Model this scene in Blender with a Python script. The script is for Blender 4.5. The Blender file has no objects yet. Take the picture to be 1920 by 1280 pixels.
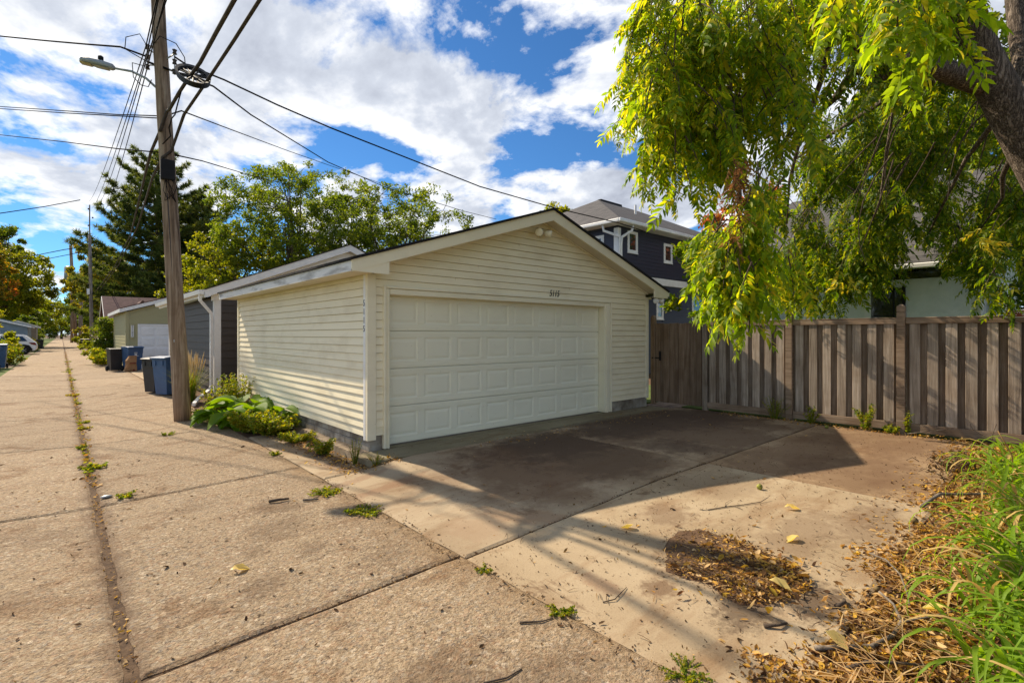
import bpy, math, random
import numpy as np
from mathutils import Vector, Matrix, Quaternion
random.seed(7); RNG = np.random.default_rng(7)
R = math.radians
sc = bpy.context.scene
COL = sc.collection
SEED = 82.3; SEEDY = 6.6

# ------------------------------------------------------------------ camera
HEAD = R(41.7); S_, C_ = math.sin(HEAD), math.cos(HEAD)
EYE = 1.6
cam_d = bpy.data.cameras.new('camera'); cam_d.sensor_width = 36.0; cam_d.lens = 17.775
cam_d.shift_y = -13.0 / 1920.0; cam_d.clip_start = 0.05; cam_d.clip_end = 5000
cam = bpy.data.objects.new('camera', cam_d); COL.objects.link(cam)
cam.location = (0, 0, EYE); cam.rotation_euler = (R(90), 0, -HEAD)
sc.camera = cam

# ------------------------------------------------------------------ light
LIGHT = Vector((0.235, -1.15, -1.0)).normalized()
SUN_EL = math.asin(-LIGHT.z); SUN_AZ = math.atan2(-LIGHT.x, -LIGHT.y)
sun_d = bpy.data.lights.new('sun', 'SUN'); sun_d.energy = 4.7; sun_d.angle = R(0.55); sun_d.color = (1.0, 0.85, 0.65)
sun = bpy.data.objects.new('sun', sun_d); COL.objects.link(sun)
sun.rotation_euler = LIGHT.to_track_quat('-Z', 'Y').to_euler(); sun.location = (-5, 30, 30)

w = bpy.data.worlds.new('World'); sc.world = w; w.use_nodes = True
nt = w.node_tree; nt.nodes.clear()
def N(t, tree=None, **kw):
    n = (tree or nt).nodes.new(t)
    for k, v in kw.items(): setattr(n, k, v)
    return n
def L(a, b, tree=None): (tree or nt).links.new(a, b)
out = N('ShaderNodeOutputWorld'); bg = N('ShaderNodeBackground'); bg.inputs[1].default_value = 0.112
sky = N('ShaderNodeTexSky'); sky.sky_type = 'NISHITA'; sky.sun_disc = False
sky.sun_elevation = SUN_EL; sky.sun_rotation = SUN_AZ; sky.altitude = 900; sky.air_density = 1.0; sky.dust_density = 0.15; sky.ozone_density = 2.0
tc = N('ShaderNodeTexCoord'); sep = N('ShaderNodeSeparateXYZ'); L(tc.outputs['Generated'], sep.inputs[0])
def math_n(op, a, b=None, tree=None, clamp=False):
    n = N('ShaderNodeMath', tree, operation=op); n.use_clamp = clamp
    for i, v in enumerate((a, b)):
        if v is None: continue
        if isinstance(v, (int, float)): n.inputs[i].default_value = v
        else: L(v, n.inputs[i], tree)
    return n.outputs[0]
zc = math_n('ADD', math_n('MAXIMUM', sep.outputs[2], 0.0), 0.24)
comb = N('ShaderNodeCombineXYZ')
L(math_n('DIVIDE', sep.outputs[0], zc), comb.inputs[0]); L(math_n('DIVIDE', sep.outputs[1], zc), comb.inputs[1])
mp = N('ShaderNodeMapping'); L(comb.outputs[0], mp.inputs[0])
mp.inputs['Rotation'].default_value = (0, 0, R(-20)); mp.inputs['Scale'].default_value = (1.0, 0.8, 1); mp.inputs['Location'].default_value = (SEED, SEEDY, 0.4)
def cloud_noise(vec, scale, detail=9, rough=0.6, dist=0.15):
    n = N('ShaderNodeTexNoise'); n.inputs['Scale'].default_value = scale; n.inputs['Detail'].default_value = detail
    n.inputs['Roughness'].default_value = rough; n.inputs['Distortion'].default_value = dist; L(vec, n.inputs['Vector']); return n.outputs[0]
def ramp(fac, stops, tree=None, interp='LINEAR'):
    n = N('ShaderNodeValToRGB', tree); n.color_ramp.interpolation = interp
    e = n.color_ramp.elements
    while len(e) < len(stops): e.new(0.5)
    for el, (p, c) in zip(e, stops):
        el.position = p; el.color = (*c, 1) if len(c) == 3 else c
    L(fac, n.inputs[0], tree); return n.outputs[0]
nz = cloud_noise(mp.outputs[0], 2.5, 14, 0.60)
big = cloud_noise(mp.outputs[0], 0.55, 3, 0.5, 0.0)
def density(a, b): return math_n('ADD', math_n('MULTIPLY', a, 0.70), math_n('MULTIPLY', b, 0.37))
dens = density(nz, big)
mask = ramp(dens, [(0.492, (0, 0, 0)), (0.519, (.5, .5, .5)), (0.550, (1, 1, 1))])
# the same cloud field sampled a step toward the sun: thinner there = lit edge, thicker = grey base
mp2 = N('ShaderNodeMapping'); L(mp.outputs[0], mp2.inputs[0]); mp2.inputs['Location'].default_value = (0.015, 0.05, 0.0)
nz2 = cloud_noise(mp2.outputs[0], 2.5, 7, 0.58)
shade = math_n('ADD', math_n('MULTIPLY', math_n('SUBTRACT', nz, nz2), 1.5), math_n('MULTIPLY', math_n('SUBTRACT', 0.60, dens), 1.6))
ccol = ramp(math_n('ADD', shade, 0.5), [(0.28, (0.34, 0.37, 0.45)), (0.50, (0.56, 0.60, 0.68)), (0.68, (1, 1, 1))])
cmul = N('ShaderNodeMix', data_type='RGBA', blend_type='MULTIPLY'); cmul.inputs[0].default_value = 1
L(ccol, cmul.inputs[6]); cmul.inputs[7].default_value = (7.0, 7.0, 7.0, 1)
skc = N('ShaderNodeMix', data_type='RGBA', blend_type='MULTIPLY'); skc.inputs[0].default_value = 1
L(sky.outputs[0], skc.inputs[6]); skc.inputs[7].default_value = (0.28, 0.53, 0.74, 1)
cm = N('ShaderNodeMix', data_type='RGBA'); L(mask, cm.inputs[0]); L(skc.outputs[2], cm.inputs[6]); L(cmul.outputs[2], cm.inputs[7])
L(cm.outputs[2], bg.inputs[0]); L(bg.outputs[0], out.inputs[0])

vs = sc.view_settings; vs.view_transform = 'Standard'; vs.look = 'None'; vs.exposure = 0.68; vs.gamma = 1.0; vs.use_curve_mapping = False
sc.render.engine = 'CYCLES'
cy = sc.cycles; cy.max_bounces = 7; cy.diffuse_bounces = 3; cy.glossy_bounces = 3; cy.transmission_bounces = 4; cy.transparent_max_bounces = 6
cy.use_denoising = True; cy.denoiser = 'OPENIMAGEDENOISE'; cy.sample_clamp_indirect = 6.0; cy.caustics_reflective = False; cy.caustics_refractive = False

# ------------------------------------------------------------------ helpers
def at(x, y, d):
    """world point seen at photograph pixel x, y at distance d along the view axis"""
    l = (x - 960) / 948.0 * d
    return Vector((d * S_ + l * C_, d * C_ - l * S_, EYE + (627 - y) / 948.0 * d))

def lerp(a, b, t): return a + (b - a) * t
def clamp(v, a=0.0, b=1.0): return max(a, min(b, v))
def smooth(a, b, v):
    t = clamp((v - a) / (b - a)); return t * t * (3 - 2 * t)

class MB:
    def __init__(s): s.v = []; s.f = []
    def add(s, vs_, fs):
        o = len(s.v); s.v += [tuple(p) for p in vs_]; s.f += [tuple(i + o for i in f) for f in fs]; return s
    def box(s, x0, x1, y0, y1, z0, z1):
        return s.add([(x0,y0,z0),(x1,y0,z0),(x1,y1,z0),(x0,y1,z0),(x0,y0,z1),(x1,y0,z1),(x1,y1,z1),(x0,y1,z1)],
                     [(0,3,2,1),(4,5,6,7),(0,1,5,4),(1,2,6,5),(2,3,7,6),(3,0,4,7)])
    def hexa(s, p):  # 8 points: bottom ring then top ring
        return s.add(p, [(0,3,2,1),(4,5,6,7),(0,1,5,4),(1,2,6,5),(2,3,7,6),(3,0,4,7)])
    def prism(s, prof, axis, a0, a1, prof2=None):
        """prof: list of 2-D points; axis 'x': (y,z) along x; 'y': (x,z) along y; 'z': (x,y) along z"""
        n = len(prof); prof2 = prof2 or prof
        def mk(p, a):
            return (a, p[0], p[1]) if axis == 'x' else (p[0], a, p[1]) if axis == 'y' else (p[0], p[1], a)
        v = [mk(p, a0) for p in prof] + [mk(p, a1) for p in prof2]
        f = [tuple(range(n)), tuple(range(2 * n - 1, n - 1, -1))] + [(i, i + n, (i + 1) % n + n, (i + 1) % n) for i in range(n)]
        return s.add(v, f)
    def tube(s, pts, rad, n=8, caps=True):
        pts = [Vector(p) for p in pts]; m = len(pts)
        if not isinstance(rad, (list, tuple)): rad = [rad] * m
        up = None; rings = []
        for i, p in enumerate(pts):
            t = (pts[min(i + 1, m - 1)] - pts[max(i - 1, 0)])
            if t.length < 1e-9: t = Vector((0, 0, 1))
            t.normalize()
            if up is None: up = t.orthogonal().normalized()
            up = (up - t * up.dot(t))
            up = up.normalized() if up.length > 1e-6 else t.orthogonal().normalized()
            b = t.cross(up)
            rings.append([p + (up * math.cos(k * 2 * math.pi / n) + b * math.sin(k * 2 * math.pi / n)) * rad[i] for k in range(n)])
        v = [q for r in rings for q in r]; f = []
        for i in range(m - 1):
            for k in range(n):
                f.append((i*n+k, i*n+(k+1)%n, (i+1)*n+(k+1)%n, (i+1)*n+k))
        if caps: f.append(tuple(range(n - 1, -1, -1))); f.append(tuple((m-1)*n + k for k in range(n)))
        return s.add(v, f)
    def lathe(s, prof, c=(0,0,0), n=16, axis='z', sc2=(1,1)):
        v = []; m = len(prof)
        for r, h in prof:
            for k in range(n):
                a = 2 * math.pi * k / n; x, y = r * math.cos(a) * sc2[0], r * math.sin(a) * sc2[1]
                p = (x, y, h) if axis == 'z' else (h, x, y) if axis == 'x' else (x, h, y)
                v.append((p[0]+c[0], p[1]+c[1], p[2]+c[2]))
        f = [(i*n+k, i*n+(k+1)%n, (i+1)*n+(k+1)%n, (i+1)*n+k) for i in range(m-1) for k in range(n)]
        f += [tuple(range(n-1,-1,-1)), tuple((m-1)*n+k for k in range(n))]
        return s.add(v, f)
    def mesh(s, name, smooth_=False, bevel=0.0):
        me = bpy.data.meshes.new(name); me.from_pydata(s.v, [], s.f); me.update()
        fix_normals(me)
        if smooth_: me.shade_smooth()
        return me
    def build(s, name, mat, parent=None, smooth_=False, **kw):
        return link(name, s.mesh(name, smooth_), mat, parent, **kw)

import bmesh
def fix_normals(me):
    if len(me.polygons) > 4000: return
    bm = bmesh.new(); bm.from_mesh(me); bmesh.ops.recalc_face_normals(bm, faces=bm.faces); bm.to_mesh(me); bm.free()

def link(name, me, mat=None, parent=None, loc=None, rot=None, scale=None):
    o = bpy.data.objects.new(name, me); COL.objects.link(o)
    if mat is not None and me is not None and not me.materials: me.materials.append(mat)
    if parent is not None: o.parent = parent
    if loc is not None: o.location = loc
    if rot is not None: o.rotation_euler = rot
    if scale is not None: o.scale = scale if hasattr(scale, '__len__') else (scale,) * 3
    return o
def tag(o, label=None, cat=None, group=None, kind=None):
    if label: o['label'] = label
    if cat: o['category'] = cat
    if group: o['group'] = group
    if kind: o['kind'] = kind
    return o
def thing(name, label, cat, loc=(0, 0, 0), rz=0.0, group=None):
    o = bpy.data.objects.new(name, None); COL.objects.link(o); o.location = loc; o.rotation_euler = (0, 0, rz); o.empty_display_size = 0.1
    return tag(o, label, cat, group)
def struct(name, mb, mat): return tag(mb.build(name, mat), kind='structure')
def bevel(o, wdt=0.006, seg=1):
    m = o.modifiers.new('bevel', 'BEVEL'); m.width = wdt; m.segments = seg; m.limit_method = 'ANGLE'; m.angle_limit = R(40); return o
def copy_tree(o, loc=None, rz=None, label=None, parent=None):
    c = o.copy(); COL.objects.link(c)
    if parent is not None: c.parent = parent
    if loc is not None: c.location = loc
    if rz is not None: c.rotation_euler = (0, 0, rz)
    if label: c['label'] = label
    for ch in list(o.children): copy_tree(ch, parent=c)
    return c
def np_mesh(name, v, tris=None, quads=None):
    me = bpy.data.meshes.new(name); v = np.asarray(v, dtype=np.float32).reshape(-1, 3)
    F = tris if tris is not None else quads; k = 3 if tris is not None else 4
    F = np.asarray(F, dtype=np.int32).reshape(-1, k); n = len(F)
    me.vertices.add(len(v)); me.vertices.foreach_set('co', v.ravel())
    me.loops.add(n * k); me.loops.foreach_set('vertex_index', F.ravel())
    me.polygons.add(n); me.polygons.foreach_set('loop_start', np.arange(0, n * k, k, dtype=np.int32))
    me.update(calc_edges=True); me.validate(); return me

# ------------------------------------------------------------------ materials
MATS = {}
def newmat(name):
    m = bpy.data.materials.new(name); m.use_nodes = True; t = m.node_tree; t.nodes.clear()
    o = t.nodes.new('ShaderNodeOutputMaterial'); p = t.nodes.new('ShaderNodeBsdfPrincipled'); t.links.new(p.outputs[0], o.inputs[0])
    MATS[name] = m; return m, t, p, o
def pos(t, coord='world', scale=(1, 1, 1), rot=(0, 0, 0)):
    if coord == 'world': o = N('ShaderNodeNewGeometry', t).outputs['Position']
    else: o = N('ShaderNodeTexCoord', t).outputs['Object']
    mp_ = N('ShaderNodeMapping', t); mp_.inputs['Scale'].default_value = scale; mp_.inputs['Rotation'].default_value = rot
    L(o, mp_.inputs[0], t); return mp_.outputs[0]
def noise(t, vec, scale, detail=5, rough=0.55, dist=0.0):
    n = N('ShaderNodeTexNoise', t); n.inputs['Scale'].default_value = scale; n.inputs['Detail'].default_value = detail
    n.inputs['Roughness'].default_value = rough; n.inputs['Distortion'].default_value = dist; L(vec, n.inputs['Vector'], t); return n.outputs[0]
def voro(t, vec, scale, feat='F1', outp='Distance', rnd=1.0):
    n = N('ShaderNodeTexVoronoi', t); n.feature = feat; n.inputs['Scale'].default_value = scale; n.inputs['Randomness'].default_value = rnd
    L(vec, n.inputs['Vector'], t); return n.outputs[outp]
def mixc(t, fac, a, b, blend='MIX'):
    n = N('ShaderNodeMix', t, data_type='RGBA', blend_type=blend)
    for i, v in ((0, fac), (6, a), (7, b)):
        if isinstance(v, (int, float)): n.inputs[i].default_value = v
        elif isinstance(v, tuple): n.inputs[i].default_value = (*v, 1) if len(v) == 3 else v
        else: L(v, n.inputs[i], t)
    return n.outputs[2]
def bumpn(t, p, h, strength=0.3, dist=0.01):
    b = N('ShaderNodeBump', t); b.inputs['Strength'].default_value = strength; b.inputs['Distance'].default_value = dist
    L(h, b.inputs['Height'], t); L(b.outputs[0], p.inputs['Normal'], t)
def rough_spec(p, r, s=0.4): p.inputs['Roughness'].default_value = r; p.inputs['Specular IOR Level'].default_value = s

def plain(name, c, c2=None, scale=3.0, rough=0.6, spec=0.3, bump=0.0, bscale=60.0, coord='world', stretch=(1, 1, 1), rnd=0.0, metal=0.0, contrast=(0.35, 0.65)):
    m, t, p, o = newmat(name); c2 = c2 or tuple(v * 0.82 for v in c)
    v = pos(t, coord, stretch); f = noise(t, v, scale, 6)
    col = ramp(f, [(contrast[0], c2), (contrast[1], c)], t)
    if rnd:
        oi = N('ShaderNodeObjectInfo', t); k = math_n('ADD', math_n('MULTIPLY', oi.outputs['Random'], rnd, t), 1 - rnd / 2, t)
        cc = N('ShaderNodeCombineColor', t)
        for i in range(3): L(k, cc.inputs[i], t)
        col = mixc(t, 1.0, col, cc.outputs[0], 'MULTIPLY')
    L(col, p.inputs['Base Color'], t); rough_spec(p, rough, spec); p.inputs['Metallic'].default_value = metal
    if bump: bumpn(t, p, noise(t, v, bscale, 4), bump, 0.01)
    return m

def leafmat(name, cols, trans=0.45, rough=0.45, spec=0.35, tcol=None, nscale=0.0):
    """leaf colours picked per leaf (mesh island); light passes through"""
    m, t, p, o = newmat(name)
    g = N('ShaderNodeNewGeometry', t); f = g.outputs['Random Per Island']
    if nscale:
        f2 = noise(t, pos(t), nscale, 2); f = math_n('ADD', math_n('MULTIPLY', f, 0.55, t), math_n('SUBTRACT', f2, 0.28, t), t, True)
    n = len(cols); col = ramp(f, [((i + 0.5) / n, c) for i, c in enumerate(cols)], t)
    L(col, p.inputs['Base Color'], t); rough_spec(p, rough, spec)
    tr = N('ShaderNodeBsdfTranslucent', t); tm = mixc(t, 1.0, col, tcol or (1.9, 1.75, 0.75), 'MULTIPLY'); L(tm, tr.inputs[0], t)
    mx = N('ShaderNodeMixShader', t); mx.inputs[0].default_value = trans; L(p.outputs[0], mx.inputs[1], t); L(tr.outputs[0], mx.inputs[2], t); L(mx.outputs[0], o.inputs[0], t)
    return m

# concrete of the alley: worn, exposed pebbles, stains
def concrete_alley():
    m, t, p, o = newmat('alley_concrete'); v = pos(t)
    base = ramp(noise(t, v, 0.8, 6, 0.6), [(0.3, (0.23, 0.158, 0.090)), (0.5, (0.33, 0.238, 0.143)), (0.72, (0.42, 0.32, 0.205))], t)
    peb = voro_cells(t, v, 46, [(0.0, (0.09, 0.07, 0.055)), (0.22, (0.25, 0.18, 0.11)), (0.5, (0.34, 0.255, 0.16)), (0.72, (0.30, 0.16, 0.09)), (0.82, (0.19, 0.185, 0.18)), (0.93, (0.43, 0.36, 0.27)), (1.0, (0.72, 0.63, 0.52))])
    wear = ramp(noise(t, v, 2.3, 5, 0.6), [(0.35, (0.48, 0.48, 0.48)), (0.65, (0.85, 0.85, 0.85))], t); base = mixc(t, wear, base, peb)
    base = mixc(t, 0.42, base, voro_cells(t, v, 95, [(0.0, (0.12, 0.09, 0.07)), (0.4, (0.35, 0.28, 0.20)), (1.0, (0.58, 0.49, 0.38))]))
    pits = ramp(noise(t, v, 19, 6, 0.72), [(0.345, (0.13, 0.10, 0.075)), (0.395, (1, 1, 1))], t); base = mixc(t, 0.85, base, pits, 'MULTIPLY')
    st = ramp(noise(t, v, 1.5, 6, 0.66, 0.8), [(0.54, (1, 1, 1)), (0.66, (0.62, 0.50, 0.40)), (0.76, (0.38, 0.29, 0.23))], t); base = mixc(t, 0.85, base, st, 'MULTIPLY')
    # stains running with the slope across the alley, and the dirt line along the middle joint
    sp_ = ramp(noise(t, pos(t, 'world', (0.35, 2.0, 1)), 1.3, 5, 0.6, 0.5), [(0.57, (1, 1, 1)), (0.74, (0.58, 0.46, 0.37))], t); base = mixc(t, 0.8, base, sp_, 'MULTIPLY')
    g = N('ShaderNodeSeparateXYZ', t); L(v, g.inputs[0], t)
    dj = math_n('ADD', math_n('ABSOLUTE', math_n('SUBTRACT', g.outputs[0], 0.27, t), None, t), math_n('MULTIPLY', math_n('SUBTRACT', noise(t, v, 5, 5, .65), 0.5, t), 0.30, t), t)
    base = mixc(t, ramp(dj, [(0.03, (0.75, 0.75, 0.75)), (0.14, (0, 0, 0))], t), base, (0.15, 0.10, 0.065))
    for sc2, th in ((5.5, .655), (12, .665), (2.6, .66)): base = mixc(t, math_n('MULTIPLY', ramp(noise(t, pos(t, 'world', (1, 1, 1), (0, 0, sc2)), sc2, 7, 0.68, 0.4), [(th, (0, 0, 0)), (th + .035, (1, 1, 1))], t), .62, t), base, (0.105, 0.068, 0.042))
    ed = math_n('ADD', math_n('ABSOLUTE', math_n('SUBTRACT', g.outputs[0], 2.32, t), None, t), math_n('MULTIPLY', math_n('SUBTRACT', noise(t, v, 3.5, 7, .7), 0.5, t), 0.75, t), t)
    base = mixc(t, ramp(ed, [(0.02, (0.8, 0.8, 0.8)), (0.16, (.35, .35, .35)), (0.36, (0, 0, 0))], t), base, ramp(noise(t, v, 18, 5, .7), [(.35, (0.15, 0.098, 0.055)), (.6, (0.34, 0.235, 0.135))], t))
    for cx, cy, rd, am in ((1.62, 5.35, .22, .75), (1.45, 4.75, .26, .6), (1.5, 4.1, .14, .7), (1.05, 3.75, .15, .75), (1.15, 4.35, .10, .6), (1.35, 2.1, .28, .75), (1.75, 1.75, .30, .7), (.75, 2.55, .12, .6), (-.35, 4.6, .25, .5), (-.1, 5.9, .3, .5), (-.9, 4.2, .3, .5), (.95, 5.9, .16, .5), (1.9, 3.6, .2, .5), (1.2, 1.5, .3, .7)):
        base = mixc(t, blob(t, cx, cy, rd * 1.15, am * .62, .85, 1.25, .9, cx * 7.0), base, (0.125, 0.080, 0.048))
    oi = N('ShaderNodeObjectInfo', t); kk = math_n('ADD', math_n('MULTIPLY', oi.outputs['Random'], .16, t), .92, t); cc = N('ShaderNodeCombineColor', t)
    for i in range(3): L(kk, cc.inputs[i], t)
    base = mixc(t, 1.0, base, cc.outputs[0], 'MULTIPLY')
    base = mixc(t, 1.0, base, (0.96, 0.925, 0.85), 'MULTIPLY'); L(base, p.inputs['Base Color'], t); rough_spec(p, 0.9, 0.25)
    h = math_n('ADD', math_n('MULTIPLY', noise(t, v, 60, 4, 0.7), 0.8, t), math_n('MULTIPLY', noise(t, v, 14, 4, 0.6), 1.2, t), t)
    bumpn(t, p, h, 1.0, 0.022); return m
def mixv(t, v, n, amt):
    sub = N('ShaderNodeVectorMath', t, operation='ADD'); cn = N('ShaderNodeCombineXYZ', t); k = math_n('MULTIPLY', math_n('SUBTRACT', n, .5, t), amt, t)
    for i in range(2): L(k, cn.inputs[i], t)
    L(v, sub.inputs[0], t); L(cn.outputs[0], sub.inputs[1], t); return sub.outputs[0]
def voro_cells(t, v, scale, stops):
    c = N('ShaderNodeTexVoronoi', t); c.inputs['Scale'].default_value = scale; L(v, c.inputs['Vector'], t)
    return ramp(N_sep(t, c.outputs['Color']), stops, t)
def N_sep(t, c):
    s = N('ShaderNodeSeparateColor', t); L(c, s.inputs[0], t); return s.outputs[0]
def blob(t, cx, cy, rad, amt=0.9, dist=0.5, sx=1.0, sy=1.0, rz=0.0):
    """soft-edged stain with an uneven outline round a point on the ground"""
    g = N('ShaderNodeNewGeometry', t).outputs['Position']
    mp_ = N('ShaderNodeMapping', t); mp_.vector_type = 'TEXTURE'; mp_.inputs['Location'].default_value = (cx, cy, 0); mp_.inputs['Rotation'].default_value = (0, 0, rz); mp_.inputs['Scale'].default_value = (rad * sx, rad * sy, 100)
    L(g, mp_.inputs[0], t)
    ln = N('ShaderNodeVectorMath', t, operation='LENGTH'); L(mp_.outputs[0], ln.inputs[0], t)
    nn = noise(t, g, 3.2 / max(rad, .22), 8, 0.72)
    f = math_n('SUBTRACT', 1.0, math_n('ADD', ln.outputs['Value'], math_n('MULTIPLY', math_n('SUBTRACT', nn, 0.5, t), dist * 4, t), t), t)
    return math_n('MULTIPLY', math_n('MULTIPLY', f, 2.3, t, True), amt, t)
def concrete_drive(name, stains, tint=(1, 1, 1)):
    m, t, p, o = newmat(name); v = pos(t)
    base = ramp(noise(t, v, 1.1, 6, 0.6), [(0.3, (0.30, 0.228, 0.150)), (0.55, (0.385, 0.305, 0.212)), (0.75, (0.45, 0.37, 0.27))], t)
    base = mixc(t, 1.0, base, tint, 'MULTIPLY')
    fine = ramp(noise(t, v, 110, 3, 0.7), [(0.3, (0.72, 0.68, 0.64)), (0.5, (1, 1, 1))], t); base = mixc(t, 0.6, base, fine, 'MULTIPLY')
    st = ramp(noise(t, pos(t, 'world', (0.5, 1.5, 1), (0, 0, 0.1)), 1.5, 8, 0.68, 0.4), [(0.50, (1, 1, 1)), (0.68, (0.58, 0.43, 0.32))], t); base = mixc(t, 0.75, base, st, 'MULTIPLY')
    for s in stains:
        a = dict(s); c = a.pop('c', (0.16, 0.095, 0.058)); base = mixc(t, blob(t, **a), base, c)
    for sc2, th in ((4.2, .64), (10, .655), (1.9, .63)): base = mixc(t, math_n('MULTIPLY', ramp(noise(t, pos(t, 'world', (1, .7, 1), (0, 0, sc2)), sc2, 7, 0.66, 0.5), [(th, (0, 0, 0)), (th + .04, (1, 1, 1))], t), .55, t), base, (0.125, 0.07, 0.038))
    sp = ramp(noise(t, v, 34, 2, 0.5), [(0.27, (0.25, 0.18, 0.12)), (0.31, (1, 1, 1))], t); base = mixc(t, 0.7, base, sp, 'MULTIPLY')
    base = mixc(t, 1.0, base, (0.97, 0.95, 0.89), 'MULTIPLY'); L(base, p.inputs['Base Color'], t); rough_spec(p, 0.88, 0.25)
    bumpn(t, p, math_n('ADD', noise(t, v, 90, 3, 0.7), noise(t, v, 6, 3), t), 0.35, 0.008); return m
def wood(name, cols, axis='z', rnd=0.35, grain=26.0):
    m, t, p, o = newmat(name)
    sc_ = {'z': (1, 1, 0.05), 'zz': (1, 1, 0.03), 'y': (1, 0.05, 1), 'x': (0.05, 1, 1)}[axis]
    oi = N('ShaderNodeObjectInfo', t); g = N('ShaderNodeNewGeometry', t).outputs['Position']
    off = N('ShaderNodeVectorMath', t, operation='SCALE'); off.inputs[0].default_value = (13.1, 7.7, 3.3); L(math_n('MULTIPLY', oi.outputs['Random'], 9.0, t), off.inputs['Scale'], t)
    ad = N('ShaderNodeVectorMath', t, operation='ADD'); L(g, ad.inputs[0], t); L(off.outputs[0], ad.inputs[1], t)
    mp_ = N('ShaderNodeMapping', t); mp_.inputs['Scale'].default_value = sc_; L(ad.outputs[0], mp_.inputs[0], t)
    f = noise(t, mp_.outputs[0], grain, 7, 0.65, 0.5)
    col = ramp(f, [(0.28, cols[0]), (0.48, cols[1]), (0.68, cols[2])], t)
    stn = ramp(noise(t, ad.outputs[0], 2.2, 4), [(0.42, (1, 1, 1)), (0.68, (0.70, 0.64, 0.58))], t); col = mixc(t, 0.8, col, stn, 'MULTIPLY')
    k = math_n('ADD', math_n('MULTIPLY', oi.outputs['Random'], rnd, t), 1 - rnd / 2, t); cc = N('ShaderNodeCombineColor', t)
    for i in range(3): L(k, cc.inputs[i], t)
    col = mixc(t, 1.0, col, cc.outputs[0], 'MULTIPLY')
    L(col, p.inputs['Base Color'], t); rough_spec(p, 0.85, 0.2); bumpn(t, p, f, 0.5, 0.006); return m
def siding(name, c, dirt=(0.60, 0.53, 0.41), amt=0.42, rough=0.5):
    m, t, p, o = newmat(name); v = pos(t)
    f = noise(t, pos(t, 'world', (1, 1, 2.5)), 1.3, 6, 0.6); col = mixc(t, math_n('MULTIPLY', ramp(f, [(0.48, (0, 0, 0)), (0.75, (1, 1, 1))], t), amt, t), c, tuple(a * b for a, b in zip(c, dirt)))
    sp = ramp(noise(t, v, 26, 3), [(0.26, (0.40, 0.35, 0.28)), (0.29, (1, 1, 1))], t); col = mixc(t, 0.45, col, sp, 'MULTIPLY')
    L(col, p.inputs['Base Color'], t); rough_spec(p, rough, 0.35); bumpn(t, p, noise(t, pos(t, 'world', (0.4, 0.4, 4)), 22, 3), 0.06, 0.004); return m
def shingles(name, c1, c2, dirs=(1, 1, 1)):
    m, t, p, o = newmat(name); v = pos(t)
    b = N('ShaderNodeTexBrick', t); b.inputs['Scale'].default_value = 1.0; b.inputs['Brick Width'].default_value = 0.33; b.inputs['Row Height'].default_value = 0.14; b.inputs['Mortar Size'].default_value = 0.008
    b.inputs['Color1'].default_value = (*c1, 1); b.inputs['Color2'].default_value = (*c2, 1); b.inputs['Mortar'].default_value = (*[x * .55 for x in c1], 1)
    s = N('ShaderNodeSeparateXYZ', t); L(v, s.inputs[0], t); cb = N('ShaderNodeCombineXYZ', t)
    L(math_n('ADD', s.outputs[0], s.outputs[1], t), cb.inputs[0], t); L(math_n('MULTIPLY', s.outputs[2], 2.1, t), cb.inputs[1], t); L(cb.outputs[0], b.inputs[0], t)
    col = mixc(t, 0.6, b.outputs[0], ramp(noise(t, v, 60, 3), [(0.3, (0.6, 0.6, 0.6)), (0.6, (1, 1, 1))], t), 'MULTIPLY')
    L(col, p.inputs['Base Color'], t); rough_spec(p, 0.95, 0.15); bumpn(t, p, b.outputs['Fac'], -0.5, 0.01); return m
def glassy(name, c=(0.02, 0.03, 0.035), rough=0.04):
    m, t, p, o = newmat(name); p.inputs['Base Color'].default_value = (*c, 1); rough_spec(p, rough, 0.9); p.inputs['Coat Weight'].default_value = 0.6; p.inputs['Coat Roughness'].default_value = 0.02; return m

m_alley = concrete_alley()
BR = (0.135, 0.078, 0.045); DK = (0.075, 0.048, 0.032)
m_drive = concrete_drive('driveway_concrete', [  # brown stains, strengthened to darken the part under the garage's shadow
    dict(cx=4.9, cy=4.5, rad=1.5, amt=.80, sx=1.4, dist=.3, c=BR), dict(cx=5.6, cy=5.1, rad=1.0, amt=.85, sx=1.8, c=DK), dict(cx=5.2, cy=3.9, rad=.8, amt=.6, sx=1.3, c=(.10,.065,.04)), dict(cx=4.4, cy=5.3, rad=.5, amt=.5, c=BR),
    dict(cx=3.2, cy=3.35, rad=.42, amt=.55, sx=.5, sy=1.6, rz=.5, c=(.28,.17,.10)), dict(cx=2.75, cy=5.1, rad=.4, amt=.55, sx=1.6, sy=.3, rz=.25, c=(.24,.14,.085)), dict(cx=2.6, cy=5.6, rad=.35, amt=.5, sx=1.6, sy=.3, rz=.25, c=(.24,.14,.085)),
    dict(cx=3.8, cy=3.6, rad=.5, amt=.4, c=BR), dict(cx=2.7, cy=3.5, rad=.35, amt=.4, c=(.3,.2,.13))])
m_drive2 = concrete_drive('driveway_concrete_stained_shade', [dict(cx=8.0, cy=4.4, rad=2.4, amt=.74, dist=.6, c=(.11,.066,.04)), dict(cx=8.6, cy=5.2, rad=1.4, amt=.7, dist=.5, c=DK), dict(cx=7.2, cy=5.3, rad=.9, amt=.8, sx=1.6, c=DK), dict(cx=9.4, cy=5.0, rad=1.2, amt=.8, c=DK), dict(cx=6.6, cy=3.9, rad=.6, amt=.5, c=DK)], (0.93, 0.9, 0.87))  # stained slab, its browns deepened to carry some of the garage's shade
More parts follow.
